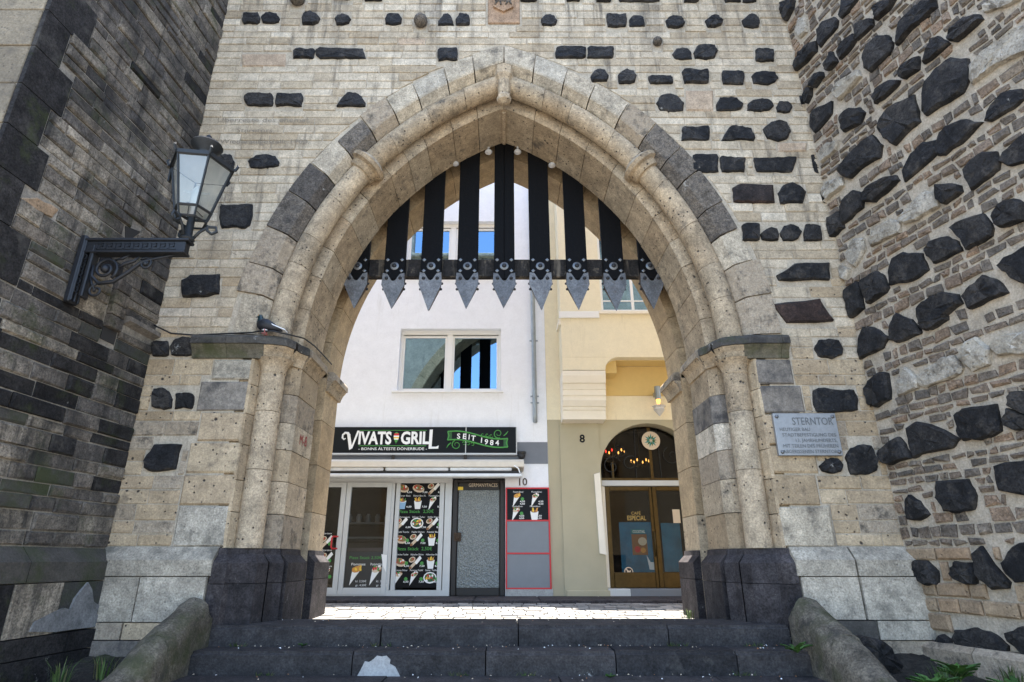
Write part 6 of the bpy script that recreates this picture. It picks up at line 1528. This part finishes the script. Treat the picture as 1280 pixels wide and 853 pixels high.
for s in (-1, 1):
    mb = MB(); mb.tube([(X0-0.04,6.52+s*0.03,Z0+0.06),(X0-0.035,6.52+s*0.03,Z0+0.006)], 0.007, 6)
    for dx, dy in ((-0.035,0),(-0.025,0.015),(-0.025,-0.015),(0.02,0)): mb.tube([(X0-0.035,6.52+s*0.03,Z0+0.006),(X0-0.035+dx,6.52+s*0.03+dy,Z0+0.004)], 0.004, 5)
    mb.build('leg', M['foot'], pg)

# ------------------------------------------------------------------ CABLES
mb = MB()
cb = [(-4.17,6.50,2.62),(-4.0,6.585,2.55),(-3.7,6.57,2.52),(-3.3,6.555,2.535),(-3.0,6.545,2.545),(-2.9,6.50,2.545),(-2.72,6.48,2.535),(-2.55,6.6,2.53),(-2.45,6.75,2.545),(-2.40,7.0,2.54),(-2.38,7.4,2.53),(-2.38,7.72,2.53)]
mb.tube(cb, 0.009, 6)
tag(mb.build('cable', M['cable'], None, smooth=True), 'thin black cable running along the left impost ledge', 'cable')
mb = MB(); pts = []
for u, v, dd in ((146,655,0.04),(149,683,0.16),(146,700,0.17),(136,735,0.19),(120,775,0.2),(105,815,0.22)):
    s, z = px_pier(u, v); pts.append(pier(s, z, dd))
mb.tube(pts, [0.02,0.024,0.024,0.02,0.02,0.02], 7)
tag(mb.build('cable', M['cable'], None, smooth=True), 'thick black cable hanging down the foot of the sooty left pier', 'cable')

# ------------------------------------------------------------------ WEEDS
def tuft(x, y, z, n, h, label):
    mb = MB()
    for _ in range(n):
        a = U(0,6.28); r = U(0,0.10); hh = h*U(0.5,1.1); b = U(0.02,0.14)*hh/0.2; w = U(0.004,0.008)
        bx, by = x+r*math.cos(a), y+r*math.sin(a); dx, dy = math.cos(a)*b, math.sin(a)*b
        p = [(bx,by,z),(bx+dx*0.3,by+dy*0.3,z+hh*0.6),(bx+dx,by+dy,z+hh)]
        sx, sy = -math.sin(a)*w, math.cos(a)*w
        mb.add([(p[0][0]-sx,p[0][1]-sy,p[0][2]-0.03),(p[0][0]+sx,p[0][1]+sy,p[0][2]-0.03),(p[1][0]+sx*0.8,p[1][1]+sy*0.8,p[1][2]),(p[1][0]-sx*0.8,p[1][1]-sy*0.8,p[1][2]),p[2]], [(0,1,2,3),(3,2,4)])
    return tag(mb.build('grass_tuft', M['grass'], None, recalc=False), label, 'grass', 'weeds at the foot of the walls')
def weed(x, y, z, n, L, label, up=0.5):
    w_ = thing('weed', label, 'weed', (x, y, z), 'weeds at the foot of the walls')
    for i in range(n):
        mb = MB(); a = i*2.4 + U(-0.3,0.3); ln_ = L*U(0.6,1.1); el = U(up*0.6, up*1.3); m = 7
        ca, sa = math.cos(a), math.sin(a); vs = []; fs = []
        for k in range(m+1):
            t = k/m; r = ln_*t*math.cos(el*(1-0.5*t)); h = ln_*(t*math.sin(el)-0.45*t*t*math.sin(el)*0.9)
            wd = ln_*0.13*math.sin(math.pi*min(1,t*0.9+0.08))*(1.35 if k % 2 else 0.6)
            vs += [(x+ca*r-sa*wd, y+sa*r+ca*wd, z+h+0.012),(x+ca*r, y+sa*r, z+h),(x+ca*r+sa*wd, y+sa*r-ca*wd, z+h+0.012)]
        for k in range(m):
            b = k*3; fs += [(b,b+1,b+4,b+3),(b+1,b+2,b+5,b+4)]
        mb.add(vs, fs); mb.build('leaf', M['leaf'], w_, recalc=False, smooth=True)
    return w_
tuft(-4.15,5.05,-1.06,60,0.30,'tall grass tuft at the foot of the sooty pier, bottom left corner')
tuft(-3.75,5.65,-0.98,26,0.20,'small grass tuft left of the left coping, near the black cable')
tuft(-3.52,5.85,-0.95,22,0.18,'low grass tuft close against the left coping')
tuft(-4.3,5.5,-1.0,30,0.2,'grass tuft directly under the pier plinth')
tuft(3.6,5.45,-1.0,40,0.2,'grass blades between the two weeds beside the right coping')
tuft(4.25,5.6,-0.98,36,0.16,'short grass against the tower footing, furthest right')
tuft(-3.35,5.2,-1.1,40,0.18,'grass along the lower foot of the left coping')
tuft(2.36,8.25,STREET,22,0.12,'dry grass tuft beside the right foot of the archway')
weed(2.68,6.02,-0.80,9,0.19,'bright green weed on the step next to the right coping', 0.9)
weed(-1.95,6.36,-0.79,5,0.05,'tiny weed in the joint under the top step, left side',0.8)
weed(0.95,5.98,-0.99,5,0.06,'tiny weed on the second step, right of the middle',0.8)
weed(3.45,5.35,-0.98,22,0.22,'broad leafy weed right of the right coping',0.9)
weed(3.78,5.55,-0.95,22,0.25,'tallest ragged weed near the tower foot',1.15)
weed(4.05,5.3,-1.0,24,0.23,'spreading green weed furthest right below the tower',0.7)
weed(-3.95,5.4,-1.0,8,0.14,'low rosette weed among the grass beside the left coping',0.5)
# loose basalt boulder by the right coping
mb = MB(); rock_mb(mb, lambda s, z, d: (s, 6.12-d, z), [(3.22,-0.95),(3.24,-0.72),(3.34,-0.66),(3.5,-0.70),(3.62,-0.86),(3.6,-0.98)], 0.16, 0.8)
tag(mb.build('basalt_boulder', M['basalt']), 'loose black boulder lying behind the right coping', 'rock')
for x, y, r in ((-3.9,5.75,0.10),(-3.6,5.5,0.08),(-4.2,5.3,0.12),(-3.45,6.05,0.09),(-4.0,6.1,0.11),(-3.75,5.25,0.09)):
    pass

# debris on the treads and tiny growth in the step joints
mb = MB()
for _ in range(170):
    i = random.choice((0,0,1,1,1,2,2)); x = U(-2.85,2.8); y1 = (7.0 if i == 0 else YE[i-1]-0.005); y0 = YE[i]+0.04
    y = y1 - (y1-y0)*U(0,1)**2.2; z = ZT[i]+0.004; r = U(0.003,0.013); a = U(0,6.28)
    mb.add([(x+r*math.cos(a+k*2.1)*U(0.6,1.3), y+r*math.sin(a+k*2.1), z+U(0,0.012)) for k in range(3)]+[(x,y,z+0.012)], [(0,1,3),(1,2,3),(2,0,3)], random.choice((0,0,1,2)))
o = mb.build('litter', [M['beige_print'], M['white_print'], M['brown_print']], None, recalc=False); o['kind'] = 'stuff'; o['label'] = 'small pale crumbs and leaf bits scattered on the step treads'
mb = MB()
for x, i in ((-2.6,1),(-1.2,1),(0.2,2),(1.7,1),(2.45,1),(-0.4,2),(2.2,2),(-2.2,2)):
    for _ in range(16):
        a = U(0,6.28); h = U(0.02,0.05); bx = x+U(-0.09,0.09); by = YE[i-1]-0.012
        mb.add([(bx-0.004,by,ZT[i]),(bx+0.004,by,ZT[i]),(bx+0.03*math.cos(a),by-abs(0.03*math.sin(a)),ZT[i]+h)], [(0,1,2)])
o = mb.build('joint_moss', M['grass'], None, recalc=False); o['kind'] = 'stuff'; o['label'] = 'tiny grass blades growing in the joints of the steps'
